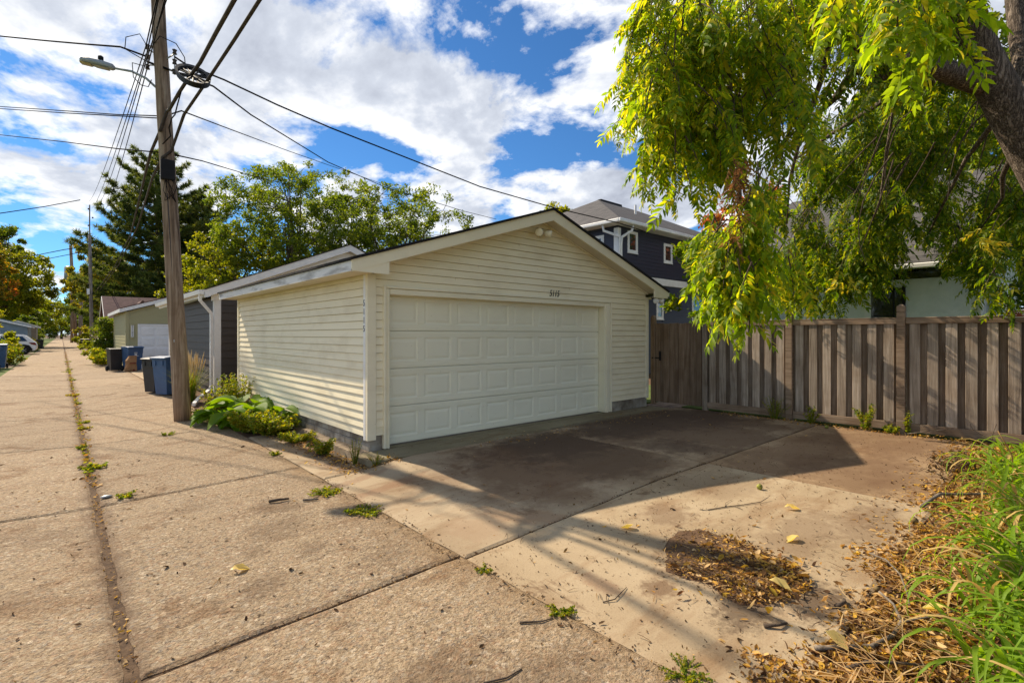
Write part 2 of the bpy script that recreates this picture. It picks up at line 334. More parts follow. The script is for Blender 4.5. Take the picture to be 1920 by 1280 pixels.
m_drive3 = concrete_drive('driveway_concrete_pale', [
    dict(cx=3.15, cy=1.35, rad=.20, amt=.75, sx=2.0, c=DK), dict(cx=4.5, cy=1.5, rad=.55, amt=.45, sx=1.5, sy=.5, c=BR), dict(cx=3.55, cy=1.75, rad=.5, amt=.5, c=BR), dict(cx=4.1, cy=2.5, rad=.3, amt=.5, c=BR),
    dict(cx=2.95, cy=1.85, rad=.14, amt=.7, c=BR), dict(cx=2.72, cy=2.15, rad=.16, amt=.55, sx=.6, sy=1.5, c=(.26,.15,.09)), dict(cx=5.2, cy=1.2, rad=.5, amt=.5, sx=1.6, sy=.5, c=BR), dict(cx=3.5, cy=1.05, rad=.16, amt=.8, sx=2, c=DK), dict(cx=5.2, cy=2.6, rad=.6, amt=.3, c=BR)], (1.04, 1.03, 1.0))
m_drive4 = concrete_drive('driveway_concrete_brown', [dict(cx=7.6, cy=2.5, rad=1.3, amt=.6, sx=2.0, sy=.5, dist=.7, c=(.17,.10,.058)), dict(cx=8.4, cy=1.6, rad=1.2, amt=.55, sx=1.8, sy=.4, dist=.7, c=(.17,.10,.058)), dict(cx=6.9, cy=1.7, rad=.8, amt=.6, sx=1.6, c=BR), dict(cx=9.2, cy=1.9, rad=1.2, amt=.55, c=BR)], (0.90, 0.80, 0.70))
m_strip = concrete_drive('strip_concrete', [dict(cx=2.85, cy=7.6, rad=1.0, amt=.85, sx=.32, sy=2.0, c=(.12,.075,.045)), dict(cx=2.6, cy=6.4, rad=.3, amt=.5, sx=.6, sy=1.6, rz=.4, c=(.20,.12,.07))])
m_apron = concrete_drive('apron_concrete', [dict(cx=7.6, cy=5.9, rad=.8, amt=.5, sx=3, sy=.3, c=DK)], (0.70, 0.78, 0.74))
m_curb = plain('rough_footing_concrete', (0.30, 0.24, 0.17), (0.17, 0.13, 0.09), 9, 0.9, 0.2, 0.9, 45)
m_dirt = plain('dirt', (0.13, 0.085, 0.052), (0.07, 0.046, 0.03), 14, 0.95, 0.15, 0.9, 50)
m_soil = plain('bed_soil', (0.16, 0.10, 0.06), (0.09, 0.055, 0.034), 8, 0.95, 0.1, 0.8, 40)
m_lawn = plain('lawn', (0.13, 0.17, 0.05), (0.07, 0.10, 0.03), 2.0, 0.95, 0.1, 0.8, 30)
m_vinyl = siding('cream_vinyl', (0.90, 0.815, 0.585)); m_trim = siding('cream_trim', (0.88, 0.81, 0.60), amt=0.25)
m_white = plain('white_trim', (0.86, 0.86, 0.85), (0.78, 0.78, 0.76), 4, 0.5, 0.4)
m_fascia_w = plain('weathered_white_fascia', (0.78, 0.78, 0.77), (0.42, 0.41, 0.40), 3.5, 0.6, 0.3, stretch=(1, .35, 2.5), contrast=(.34, .5))
m_core = plain('sheathing_shadow_line', (0.26, 0.20, 0.13), None, 4, 0.9, 0.1)  # dark brown so the gaps between courses draw the lap shadow lines
m_door = siding('door_steel', (0.88, 0.845, 0.66), amt=0.18, rough=0.5)
m_soffit = siding('beige_soffit', (0.70, 0.63, 0.50), amt=0.2)
m_black_sh = plain('black_shingle', (0.028, 0.027, 0.027), (0.014, 0.014, 0.014), 30, 0.9, 0.2, 0.6, 80)
m_block = plain('concrete_block', (0.40, 0.37, 0.31), (0.20, 0.17, 0.13), 5, 0.92, 0.2, 0.6, 70, rnd=0.3)
m_mortar = plain('mortar', (0.23, 0.20, 0.16), None, 9, 0.95, 0.1, 0.5, 60)
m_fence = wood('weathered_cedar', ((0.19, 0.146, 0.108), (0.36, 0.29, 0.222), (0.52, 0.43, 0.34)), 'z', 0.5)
m_fence_in_shade = wood('inner_cedar_shade', ((0.11, 0.078, 0.052), (0.20, 0.148, 0.105), (0.29, 0.225, 0.165)), 'z', 0.35)  # less bleached wood, darkened as well to carry the shade of the gaps
m_rail = wood('weathered_cedar_rail', ((0.16, 0.11, 0.072), (0.28, 0.20, 0.135), (0.39, 0.295, 0.21)), 'y', 0.2)
m_gate = wood('brown_cedar', ((0.125, 0.082, 0.05), (0.21, 0.145, 0.095), (0.29, 0.21, 0.145)), 'z', 0.4)
m_pole = wood('pole_wood', ((0.030, 0.022, 0.016), (0.27, 0.185, 0.12), (0.46, 0.36, 0.26)), 'zz', 0.1, 15)
m_pole_grey = wood('pole_wood_grey', ((0.10, 0.085, 0.07), (0.26, 0.225, 0.19), (0.38, 0.34, 0.29)), 'z', 0.2, 14)
def bark(name, dark, mid, light, sc_=9.0):
    m, t, p, o = newmat(name); v = pos(t, 'world', (1, 1, .30))
    v2 = pos(t, 'world', (1, 1, .13)); w1 = noise(t, v2, 24, 4, .6, .8); w2 = noise(t, v2, 55, 4, .6, .5); n = noise(t, pos(t), 60, 4, .65)
    rd = math_n('SUBTRACT', 1.0, math_n('MULTIPLY', math_n('ABSOLUTE', math_n('SUBTRACT', w1, .5, t), None, t), 7.0, t), t, True)
    h = math_n('SUBTRACT', math_n('ADD', math_n('MULTIPLY', w2, .5, t), math_n('MULTIPLY', n, .5, t), t), math_n('MULTIPLY', rd, .42, t), t)
    L(ramp(h, [(0.06, dark), (0.34, mid), (0.64, light)], t), p.inputs['Base Color'], t); rough_spec(p, 0.95, 0.15); bumpn(t, p, h, 1.0, 0.03); return m
m_bark = bark('walnut_bark', (0.045, 0.034, 0.026), (0.19, 0.15, 0.115), (0.36, 0.295, 0.235))
m_twig = plain('twig_bark', (0.12, 0.09, 0.065), (0.05, 0.036, 0.027), 20, 0.9, 0.2, 0.6, 60)
m_stick = plain('grey_stick', (0.24, 0.20, 0.16), (0.09, 0.07, 0.05), 25, 0.9, 0.2, 0.6, 60)
m_blackm = plain('black_metal', (0.018, 0.018, 0.019), None, 8, 0.7, 0.2)
m_wire = plain('wire_insulation', (0.020, 0.017, 0.017), None, 8, 0.9, 0.05)
m_cable = plain('grey_cable', (0.11, 0.09, 0.08), (0.055, 0.045, 0.042), 12, 0.8, 0.15)
m_galv = plain('galvanised_metal', (0.42, 0.44, 0.44), (0.28, 0.29, 0.29), 10, 0.45, 0.5, metal=0.4)
m_lampgrey = plain('grey_lamp_housing', (0.36, 0.40, 0.41), (0.27, 0.30, 0.31), 6, 0.5, 0.4)
m_lens = plain('lamp_lens', (0.52, 0.44, 0.26), (0.30, 0.26, 0.17), 10, 0.2, 0.6)
m_charcoal = siding('charcoal_board', (0.062, 0.053, 0.048), (0.7, .75, .8), 0.3, 0.55)
m_navy = siding('navy_board', (0.035, 0.040, 0.066), (0.7, .75, .8), 0.25, 0.5)
m_olive = siding('olive_board', (0.40, 0.37, 0.20), (0.8, .8, .75), 0.3, 0.6)
m_stucco = plain('white_stucco', (0.80, 0.83, 0.80), (0.72, 0.76, 0.73), 5, 0.9, 0.15, 1.0, 42)
m_grey_roof = shingles('grey_shingles', (0.095, 0.092, 0.095), (0.14, 0.135, 0.135))
m_brown_roof = shingles('brown_shingles', (0.17, 0.105, 0.098), (0.115, 0.072, 0.068))
m_glass = glassy('window_glass'); m_dkglass = glassy('dark_window_glass', (0.01, 0.012, 0.014), 0.12)
m_blue = plain('blue_bin_plastic', (0.055, 0.115, 0.235), (0.042, 0.09, 0.19), 3, 0.5, 0.4); m_blackbin = plain('black_bin_plastic', (0.032, 0.030, 0.030), (0.022, 0.021, 0.021), 3, 0.5, 0.4)
m_greenbin = plain('green_bin_plastic', (0.018, 0.042, 0.032), None, 3, 0.5, 0.4); m_label_green = plain('green_label', (0.06, 0.62, 0.22), None, 3, 0.5, 0.3)
m_rubber = plain('rubber', (0.012, 0.012, 0.013), None, 5, 0.8, 0.3); m_paper = plain('brown_paper', (0.36, 0.20, 0.095), (0.27, 0.15, 0.07), 6, 0.85, 0.2, 0.4, 25)
m_red = plain('red_print', (0.20, 0.025, 0.025), None, 3, 0.8, 0.2); m_sign = plain('sign_brown', (0.24, 0.055, 0.022), None, 6, 0.5, 0.4); m_whiteprint = plain('white_print', (0.82, 0.82, 0.80), None, 3, 0.6, 0.3)
m_num = plain('black_numeral', (0.016, 0.017, 0.018), None, 3, 0.4, 0.5); m_carpaint = plain('white_car_paint', (0.78, 0.79, 0.80), (0.74, 0.75, 0.76), 2, 0.25, 0.6)
m_bluegrey = siding('blue_grey_siding', (0.20, 0.26, 0.31)); m_tanwall = siding('tan_siding', (0.33, 0.26, 0.19)); m_paver = plain('paver', (0.33, 0.25, 0.20), (0.22, 0.16, 0.13), 9, 0.9, 0.2, 0.4, 50, rnd=0.5)

G1 = [(0.08, 0.15, 0.010), (0.145, 0.235, 0.013), (0.205, 0.295, 0.016), (0.27, 0.325, 0.018), (0.36, 0.34, 0.024)]
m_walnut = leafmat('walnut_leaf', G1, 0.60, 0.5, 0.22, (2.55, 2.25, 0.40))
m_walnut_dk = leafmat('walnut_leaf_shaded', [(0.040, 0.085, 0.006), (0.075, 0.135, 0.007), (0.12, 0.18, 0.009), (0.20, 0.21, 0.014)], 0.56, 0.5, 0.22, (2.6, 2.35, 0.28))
m_walnut_y = leafmat('walnut_leaf_yellow', [(0.50, 0.38, 0.02), (0.44, 0.38, 0.03), (0.30, 0.33, 0.03)], 0.5)
m_dead = leafmat('dead_leaf', [(0.20, 0.105, 0.042), (0.29, 0.16, 0.06), (0.14, 0.072, 0.034)], 0.4, 0.8, 0.1, (1.6, 1.2, 0.9))
m_elm = leafmat('elm_leaf', [(0.040, 0.072, 0.012), (0.072, 0.115, 0.016), (0.115, 0.16, 0.02), (0.185, 0.205, 0.025)], 0.54, 0.5, 0.25, (2.4, 2.2, 0.5), 0.7)
m_lime = leafmat('lime_leaf', [(0.08, 0.12, 0.010), (0.135, 0.175, 0.012), (0.19, 0.22, 0.016), (0.26, 0.245, 0.02)], 0.54, 0.5, 0.3, (2.2, 1.95, 0.45), 0.5)
m_green = leafmat('green_leaf', [(0.035, 0.07, 0.010), (0.06, 0.105, 0.013), (0.10, 0.145, 0.016), (0.16, 0.185, 0.02)], 0.5, 0.5, 0.3, (2.2, 1.9, 0.5), 0.5)
m_maple = leafmat('turning_maple_leaf', [(0.06, 0.095, 0.012), (0.12, 0.145, 0.016), (0.20, 0.21, 0.02), (0.40, 0.23, 0.02), (0.46, 0.13, 0.025)], 0.5, 0.5, 0.3, (2.0, 1.6, 0.6), 0.16)
m_yellow = leafmat('yellow_leaf', [(0.09, 0.125, 0.016), (0.17, 0.185, 0.02), (0.30, 0.26, 0.022), (0.46, 0.34, 0.025)], 0.52, 0.5, 0.3, (1.9, 1.7, 0.6), 0.25)
m_redtree = leafmat('red_leaf', [(0.12, 0.11, 0.02), (0.32, 0.12, 0.03), (0.44, 0.13, 0.04), (0.28, 0.18, 0.03)], 0.5, 0.5, 0.3, (1.9, 1.4, 0.8), 0.5)
m_pine = leafmat('pine_needle', [(0.036, 0.068, 0.020), (0.072, 0.115, 0.028), (0.125, 0.165, 0.034), (0.21, 0.205, 0.04)], 0.42, 0.55, 0.3, (1.8, 1.6, 0.7), 0.55)
m_lily = leafmat('daylily_leaf', [(0.10, 0.20, 0.016), (0.16, 0.28, 0.02), (0.235, 0.345, 0.028)], 0.5, 0.5, 0.2, (2.0, 1.9, 0.45))
m_lily_dry = leafmat('dry_daylily_leaf', [(0.55, 0.38, 0.05), (0.50, 0.36, 0.17)], 0.35, 0.6, 0.2, (1.4, 1.2, 0.8))
m_hosta = leafmat('hosta_leaf', [(0.075, 0.16, 0.010), (0.115, 0.215, 0.013), (0.17, 0.275, 0.018)], 0.48, 0.6, 0.18, (2.1, 1.9, 0.4))
m_weed = leafmat('weed_leaf', [(0.075, 0.13, 0.010), (0.14, 0.205, 0.014), (0.21, 0.255, 0.018), (0.27, 0.235, 0.025)], 0.5, 0.5, 0.25, (2.2, 1.9, 0.4))
m_litter = leafmat('litter', [(0.08, 0.042, 0.02), (0.22, 0.115, 0.04), (0.46, 0.255, 0.06), (0.60, 0.35, 0.07), (0.66, 0.48, 0.25), (0.34, 0.18, 0.055), (0.66, 0.43, 0.05), (0.19, 0.09, 0.035)], 0.28, 0.8, 0.12, (1.4, 1.2, 0.8))
m_litter_dk = leafmat('dark_litter', [(0.05, 0.028, 0.016), (0.085, 0.045, 0.024), (0.12, 0.07, 0.032), (0.24, 0.14, 0.05), (0.06, 0.035, 0.02)], 0.1, 0.9, 0.1, (1.2, 1.1, 0.8))
m_straw = leafmat('straw', [(0.56, 0.39, 0.19), (0.46, 0.29, 0.12), (0.34, 0.20, 0.08)], 0.25, 0.7, 0.2, (1.2, 1.1, 0.8))
m_plume = leafmat('grass_plume', [(0.70, 0.60, 0.40), (0.62, 0.52, 0.33)], 0.3, 0.8, 0.1, (1.3, 1.2, 0.8))
m_nut = plain('walnut_husk', (0.34, 0.36, 0.05), (0.15, 0.13, 0.03), 30, 0.6, 0.3, 0.4, 60, coord='obj'); m_nutb = plain('brown_walnut_husk', (0.22, 0.15, 0.05), (0.09, 0.06, 0.03), 30, 0.7, 0.3, 0.4, 60, coord='obj')
m_yleaf = leafmat('fallen_yellow_leaf', [(0.62, 0.44, 0.02)], 0.3)
# ------------------------------------------------------------------ the setting
def z_alley(x): return -0.10 - 0.055 * (1 - min(1, abs(x - 0.27) / 2.0))
def z_drive(x, y):
    z = -0.10 * (1 - clamp((x - 2.3) / 2.7))
    return z * (1 - 0.92 * smooth(4.5, 5.9, y) * smooth(2.75, 3.5, x))
def slab(x0, x1, y0, y1, zf, nx=8, ny=8, thick=0.12, jit=0.006, rnd=0.014):
    mb = MB(); n = nx + 1; v = []; rr = random.Random(int((x0 * 31 + y0 * 17) * 1000))
    for j in range(ny + 1):
        for i in range(n):
            x, y = lerp(x0, x1, i / nx), lerp(y0, y1, j / ny); z = zf(x, y)
            ex, ey = i in (0, nx), j in (0, ny)
            if ex: x += rr.uniform(-jit, jit)
            if ey: y += rr.uniform(-jit, jit)
            v.append((x, y, z - (rnd if ex or ey else 0)))
    # second ring inside the edge so that the rounding stays narrow
    f = [(j*n+i, j*n+i+1, (j+1)*n+i+1, (j+1)*n+i) for j in range(ny) for i in range(nx)]
    border = [i for i in range(n)] + [j*n+nx for j in range(1, ny+1)] + [ny*n+i for i in range(nx-1, -1, -1)] + [j*n for j in range(ny-1, 0, -1)]
    o = len(v)
    for b in border: v.append((v[b][0], v[b][1], v[b][2] - thick))
    m = len(border); f += [(border[(k+1) % m], border[k], o+k, o+(k+1) % m) for k in range(m)]
    return mb.add(v, f)
def edges(a0, a1, n, e=0.03):
    return [a0, a0 + e] + [lerp(a0, a1, k / n) for k in range(1, n)] + [a1 - e, a1]
def slab2(x0, x1, y0, y1, zf, nx=8, ny=8, thick=0.12, jit=0.007, rnd=0.012):
    xs, ys = edges(x0, x1, nx), edges(y0, y1, ny); n = len(xs); mny = len(ys)
    rr = random.Random(int((x0 * 31 + y0 * 17) * 1000)); v = []
    for j, y in enumerate(ys):
        for i, x in enumerate(xs):
            z = zf(x, y); ex, ey = i in (0, n-1), j in (0, mny-1); xx, yy = x, y
            if ex: xx += rr.uniform(-jit, jit)
            if ey: yy += rr.uniform(-jit, jit)
            v.append((xx, yy, z - (rnd if ex or ey else 0)))
    f = [(j*n+i, j*n+i+1, (j+1)*n+i+1, (j+1)*n+i) for j in range(mny-1) for i in range(n-1)]
    border = [i for i in range(n)] + [j*n+n-1 for j in range(1, mny)] + [(mny-1)*n+i for i in range(n-2, -1, -1)] + [j*n for j in range(mny-2, 0, -1)]
    o = len(v)
    for b in border: v.append((v[b][0], v[b][1], v[b][2] - thick))
    m = len(border); f += [(border[(k+1) % m], border[k], o+k, o+(k+1) % m) for k in range(m)]
    return MB().add(v, f)

struct('ground', MB().add([(-1500,-600,-.26),(1500,-600,-.26),(1500,2400,-.26),(-1500,2400,-.26)], [(0,1,2,3)]), m_dirt)
struct('verge_left', MB().add([(-300,-60,-.115),(-1.86,-60,-.115),(-1.86,300,-.115),(-300,300,-.115),(-1.86,-60,-.3),(-1.86,300,-.3)], [(0,1,2,3),(1,4,5,2)]), m_lawn)
struct('verge_right', MB().add([(2.31,9.22,-.115),(300,9.22,-.115),(300,300,-.115),(2.31,300,-.115),(2.31,9.22,-.3),(2.31,300,-.3)], [(0,1,2,3),(0,4,5,3)]), m_soil)
struct('planting_bed', MB().add([(x, y, z) for y in (-20, .95) for x, z in ((2.31, -.125), (5.0, -.022), (10.45, -.022))], [(0, 1, 4, 3), (1, 2, 5, 4)]), m_soil)
struct('back_yard', MB().box(10.46, 60, -30, 9.2, -.28, -.02), m_lawn)

alley = struct('alley', MB().add([(x, y, z) for y in (-9, 262) for x, z in ((-1.9, -.125), (.27, -.172), (2.33, -.125))], [(0, 1, 4, 3), (1, 2, 5, 4)]), m_dirt)
ys = [-8.5, -4.4, -0.4, 3.18, 6.66, 10.45, 14.2, 18.0] + [18.0 + 3.75 * k for k in range(1, 22)]
for k in range(len(ys) - 1):
    y0, y1 = ys[k] + .014, ys[k+1] - .014; near = y0 < 18
    slab2(-1.86, .240, y0, y1, lambda x, y: z_alley(x), 10 if near else 2, 30 if near else 2, jit=.009).build('slab', m_alley, alley)
    slab2(.300, 2.304, y0, y1, lambda x, y: z_alley(x), 10 if near else 2, 30 if near else 2, jit=.009).build('slab', m_alley, alley)
for x0, x1 in ((-1.86, .24), (.30, 2.285)):
    slab2(x0, x1, ys[-1] + .02, 262, lambda x, y: z_alley(x), 2, 2).build('slab', m_alley, alley)

drive = struct('driveway', MB().add([(x, y, z_drive(x, y) - .022) for y in (.9, 3.1, 4.6, 5.2, 5.93) for x in (2.3, 2.8, 3.4, 5.0, 6.03, 10.2)], [(j*6+i, j*6+i+1, (j+1)*6+i+1, (j+1)*6+i) for j in range(4) for i in range(5)]), m_dirt)
slab2(2.308, 6.02, 3.122, 5.925, z_drive, 16, 16).build('slab', m_drive, drive)
slab2(6.04, 10.18, 3.125, 5.925, z_drive, 12, 12).build('slab', m_drive2, drive)
slab2(2.308, 6.025, 0.88, 3.106, z_drive, 16, 14).build('slab', m_drive3, drive)
slab2(6.045, 10.0, 0.95, 3.10, z_drive, 12, 12).build('slab', m_drive4, drive)
slab2(2.315, 2.86, 5.95, 9.2, lambda x, y: -.10 + .02 * (x - 2.3), 4, 16).build('slab', m_strip, drive)
slab2(2.92, 9.95, 5.945, 6.494, lambda x, y: -0.005, 30, 6, 0.16).build('slab', m_apron, drive)
slab2(3.47, 8.305, 6.50, 6.78, lambda x, y: -0.006, 6, 2, 0.1, 0, .001).build('slab', m_apron, drive)
pad = struct('parking_pad', MB().box(2.32, 9.8, 23.4, 31.4, -.25, -.15), m_dirt)
for i in range(2):
    for j in range(3): slab2(2.33 + i*3.7, 6.0 + i*3.7, 23.45 + j*2.64, 26.06 + j*2.64, lambda x, y: -.095, 3, 3).build('slab', m_drive3, pad)
padl = struct('parking_pad_left', MB().box(-8, -1.9, 36.4, 40.4, -.25, -.15), m_dirt)
for i in range(2): slab2(-7.9 + i*3.0, -4.93 + i*3.0, 36.5, 40.3, lambda x, y: -.095, 3, 3).build('slab', m_drive3, padl)
padc = struct('parking_pad_car', MB().box(-9, -1.9, 57.5, 66, -.25, -.15), m_dirt)
for i in range(2): slab2(-8.9 + i*3.5, -5.42 + i*3.5, 57.6, 65.9, lambda x, y: -.095, 3, 3).build('slab', m_drive3, padc)
path = struct('gate_path', MB().box(9.99, 12.5, 5.95, 6.7, -.2, -.04), m_dirt)
for i in range(6):
    for j in range(7): MB().box(10.03 + i*.21, 10.225 + i*.21, 5.97 + j*.103, 6.065 + j*.103, -.06, -.012 + random.uniform(-.003, .003)).build('paver', m_paver, path)

# ------------------------------------------------------------------ lap siding
def lap(parent, mat, face, plane, a0, a1, z0, z1, e, proud=0.014, lim=None, holes=(), name='siding_board', back=0.03, gap=-.004):
    """horizontal boards, each its own piece; face '-y','-x','+x'; lim(z)->(a0,a1); holes (a0,a1,z0,z1)"""
    n = int(math.ceil((z1 - z0) / e - 1e-6)); sgn = -1 if face[0] == '-' else 1
    for k in range(n):
        zb, zt = z0 + k * e, min(z1, z0 + (k + 1) * e)
        lb = lim(zb) if lim else (a0, a1); lt = lim(zt) if lim else (a0, a1)
        segs = [(lb[0], lb[1], lt[0], lt[1])]
        for h0, h1, hz0, hz1 in holes:
            if min(zt, hz1) - max(zb, hz0) > 0.3 * e:
                ns = []
                for b0, b1, t0, t1 in segs:
                    if h1 <= b0 or h0 >= b1: ns.append((b0, b1, t0, t1)); continue
                    if h0 > b0: ns.append((b0, h0, t0, h0))
                    if h1 < b1: ns.append((h1, b1, h1, t1))
                segs = ns
        for b0, b1, t0, t1 in segs:
            if b1 - b0 < .02 or t1 - t0 < .0: continue
            w0, w1, wt = plane + sgn * proud, plane + sgn * 0.002, plane - sgn * back
            zz = zt - gap
            if face[1] == 'y':
                p = [(b0,w0,zb),(b1,w0,zb),(b1,wt,zb),(b0,wt,zb),(t0,w1,zz),(t1,w1,zz),(t1,wt,zz),(t0,wt,zz)]
            else:
                p = [(w0,b0,zb),(w0,b1,zb),(wt,b1,zb),(wt,b0,zb),(w1,t0,zz),(w1,t1,zz),(wt,t1,zz),(wt,t0,zz)]
            MB().hexa(p).build(name, mat, parent)

def text_obj(name, body, size, mat, parent, loc, rot, shear=0.0, depth=0.004, sx=1.0):
    cu = bpy.data.curves.new('lettering', 'FONT'); cu.body = body; cu.size = size; cu.shear = shear; cu.extrude = depth; cu.align_x = 'CENTER'; cu.align_y = 'CENTER'
    o = bpy.data.objects.new('lettering', cu); COL.objects.link(o); bpy.context.view_layer.update()
    me = bpy.data.meshes.new_from_object(o.evaluated_get(bpy.context.evaluated_depsgraph_get()))
    bpy.data.objects.remove(o); me.materials.clear()
    return link(name, me, mat, parent, loc, rot, (sx, 1, 1))

# ------------------------------------------------------------------ the cream garage
GX0, GX1, GY0, GY1 = 3.15, 9.88, 6.5, 13.3; GM = (GX0 + GX1) / 2
EV, RK, SLOPE = 0.37, 0.30, 0.3333           # eave and rake overhang, pitch
ZE = 2.60; ZP = ZE + (GM - GX0 + EV) * SLOPE # top of shingles at the eave edge and at the ridge
def roof_z(x): return ZP - abs(x - GM) * SLOPE
ga = thing('garage', 'cream vinyl-sided double garage with black roof edge and house number 5115', 'garage', (0, 0, 0))
WZ = 2.43
x0, x1 = GX0 + .03, GX1 - .03
MB().prism([(x0, .02), (x1, .02), (x1, WZ), (GM, roof_z(GM) - .12), (x0, WZ)], 'y', GY0 + .31, GY1 - .03).build('wall', m_core, ga)
fw = MB(); DX0, DX1, DZ1 = 3.46, 8.315, 2.17
fw.box(x0, DX0 - .012, GY0 + .03, GY0 + .31, .02, WZ); fw.box(DX1 + .012, x1, GY0 + .03, GY0 + .31, .02, WZ)
fw.prism([(x0 + .01, DZ1 + .02), (x1 - .01, DZ1 + .02), (x1 - .01, WZ + .002), (GM, roof_z(GM) - .12), (x0 + .01, WZ + .002)], 'y', GY0 + .032, GY0 + .308); fw.build('front_wall', m_core, ga)
def gl(z):
    h = (roof_z(GM) - .14 - z) / SLOPE; return (max(GX0 + .09, GM - h), min(GX1 - .07, GM + h))
lap(ga, m_vinyl, '-y', GY0, 0, 0, 0.20, 3.72, 0.1145, proud=.02, gap=.0045, back=.022, lim=gl, holes=[(3.362, 8.54, -1, 2.285)])
lap(ga, m_vinyl, '-x', GX0, GY0 + .07, GY1 - .06, 0.19, 2.45, 0.1145, 0.02, gap=.0045, back=.022)
lap(ga, m_vinyl, '+x', GX1, GY0 + .07, GY1 - .06, 0.19, 2.45, 0.1145, 0.02, gap=.0045, back=.022)
# a few butt seams where two lengths of siding meet
for sx, sz in ((5.05, 2.66), (5.95, 3.12), (7.3, 2.77), (7.25, 2.43), (4.6, 2.43)):
    MB().box(sx, sx + .003, GY0 - .010, GY0 + .005, sz + .012, sz + .1).build('seam', m_soffit, ga)
bevel(MB().box(GX0 - .03, GX0 + .10, GY0 - .03, GY0 + .035, .14, 2.44).build('corner_board', m_trim, ga), .006, 2)
bevel(MB().box(GX0 - .032, GX0 + .03, GY0 + .036, GY0 + .10, .14, 2.44).build('corner_board', m_white, ga), .006, 2)
bevel(MB().box(GX1 - .075, GX1 + .03, GY0 - .026, GY0 + .10, .17, 2.44).build('corner_board', m_trim, ga), .006, 2)
bevel(MB().box(GX0 - .03, GX0 + .10, GY1 - .08, GY1 + .03, .14, 2.44).build('corner_board', m_trim, ga), .006, 2)
# door casing, stepped
for a, b, c, d in ((3.362, 3.40, 0.0, 2.288), (8.50, 8.54, 0.0, 2.288)): bevel(MB().box(a, b, GY0 - .045, GY0 + .05, c, d).build('casing', m_trim, ga), .006)
for a, b in ((3.402, 3.46), (8.315, 8.498)): bevel(MB().box(a, b, GY0 - .03, GY0 + .16, 0.0, 2.248).build('casing', m_trim, ga), .008)
MB().box(8.36, 8.42, GY0 - .042, GY0 - .028, 0.0, 2.20).build('casing', m_trim, ga)
MB().box(3.425, 3.445, GY0 - .04, GY0 - .028, 0.0, 2.22).build('casing', m_trim, ga)
bevel(MB().box(3.402, 8.498, GY0 - .045, GY0 + .05, 2.25, 2.288).build('casing', m_trim, ga), .006)
bevel(MB().box(3.462, 8.313, GY0 - .028, GY0 + .16, 2.165, 2.247).build('casing', m_trim, ga), .008)
# overhead door: four sections, eight raised panels in each
gd = MB().box(DX0 + .004, DX1 - .004, GY0 + .17, GY0 + .21, 0.012, 2.20).build('garage_door', m_door, ga)
NS, NPN = 4, 8; sh = (2.20 - .012) / NS; pw = (DX1 - DX0) / NPN; yf = GY0 + .135
for s_i in range(NS):
    z0, z1 = .014 + s_i * sh, .014 + (s_i + 1) * sh - .007; mb = MB(); px0, pz0, pz1 = .062, z0 + .10, z1 - .095
    def q(a, b, c, d, y=yf, yb=None): mb.box(a, b, y, GY0 + .168, c, d)
    q(DX0 + .004, DX1 - .004, z0, pz0); q(DX0 + .004, DX1 - .004, pz1, z1)
    q(DX0 + .004, DX0 + px0, pz0, pz1); q(DX1 - px0, DX1 - .004, pz0, pz1)
    for k in range(1, NPN): q(DX0 + k * pw - px0, DX0 + k * pw + px0, pz0, pz1)
    bevel(mb.build('section', m_door, gd), .004)
    for zz in (z0 + .022, z0 + .045, z1 - .03, z1 - .055): MB().prism([(yf - .003, zz - .004), (yf - .003, zz + .004), (yf + .004, zz + .007), (yf + .004, zz - .007)], 'x', DX0 + .006, DX1 - .006).build('ridge', m_door, gd)
    for k in range(NPN):
        a, b = DX0 + k * pw + px0 - .001, DX0 + (k + 1) * pw - px0 + .001
        def ring(i, y): return [(a + i, y, pz0 + i), (b - i, y, pz0 + i), (b - i, y, pz1 - i), (a + i, y, pz1 - i)]
        v = ring(0, yf + .004) + ring(.020, yf + .010) + ring(.028, yf + .010) + ring(.065, yf + .003)
        f = [(r*4+i, r*4+(i+1) % 4, (r+1)*4+(i+1) % 4, (r+1)*4+i) for r in range(3) for i in range(4)] + [(12, 13, 14, 15)]
        MB().add(v, f).build('panel', m_door, gd)
MB().box(DX0 + .006, DX1 - .006, GY0 + .137, GY0 + .17, -.004, .013).build('bottom_seal', m_mortar, gd)
# block footing
def blocks(parent, face, plane, a0, a1, z0, z1, lb=0.40, off=0.0):
    a = a0 - off
    while a < a1 - .03:
        b0, b1 = max(a + .005, a0), min(a + lb - .005, a1)
        if b1 - b0 > .03:
            j = random.uniform(-.003, .003)
            if face == '-y': bevel(MB().box(b0, b1, plane + j, plane + .1, z0, z1).build('block', m_block, parent), .006)
            else: bevel(MB().box(plane + j, plane + .1, b0, b1, z0, z1).build('block', m_block, parent), .006)
        a += lb
MB().box(GX0 + .022, GX0 + .13, GY0 + .13, GY1, -.1, .195).build('mortar', m_mortar, ga)
MB().box(GX0 + .13, 3.46, GY0 + .022, GY0 + .13, -.1, .195).build('mortar', m_mortar, ga); MB().box(8.5, GX1 - .01, GY0 + .022, GY0 + .13, -.1, .195).build('mortar', m_mortar, ga)
blocks(ga, '-x', GX0 + .012, GY0 + .012, GY1, .094, .19, off=.2); blocks(ga, '-x', GX0 + .012, GY0 + .012, GY1, -.1, .086)
blocks(ga, '-y', GY0 + .010, GX0 + .012, 3.36, -.02, .195, .2); blocks(ga, '-y', GY0 + .010, 8.545, GX1 - .005, -.02, .195)
fo = MB().prism([(2.95, -.2), (GX0 + .01, -.2), (GX0 + .01, -.012), (2.985, -.02)], 'y', 6.505, GY1).build('footing', m_curb, ga)
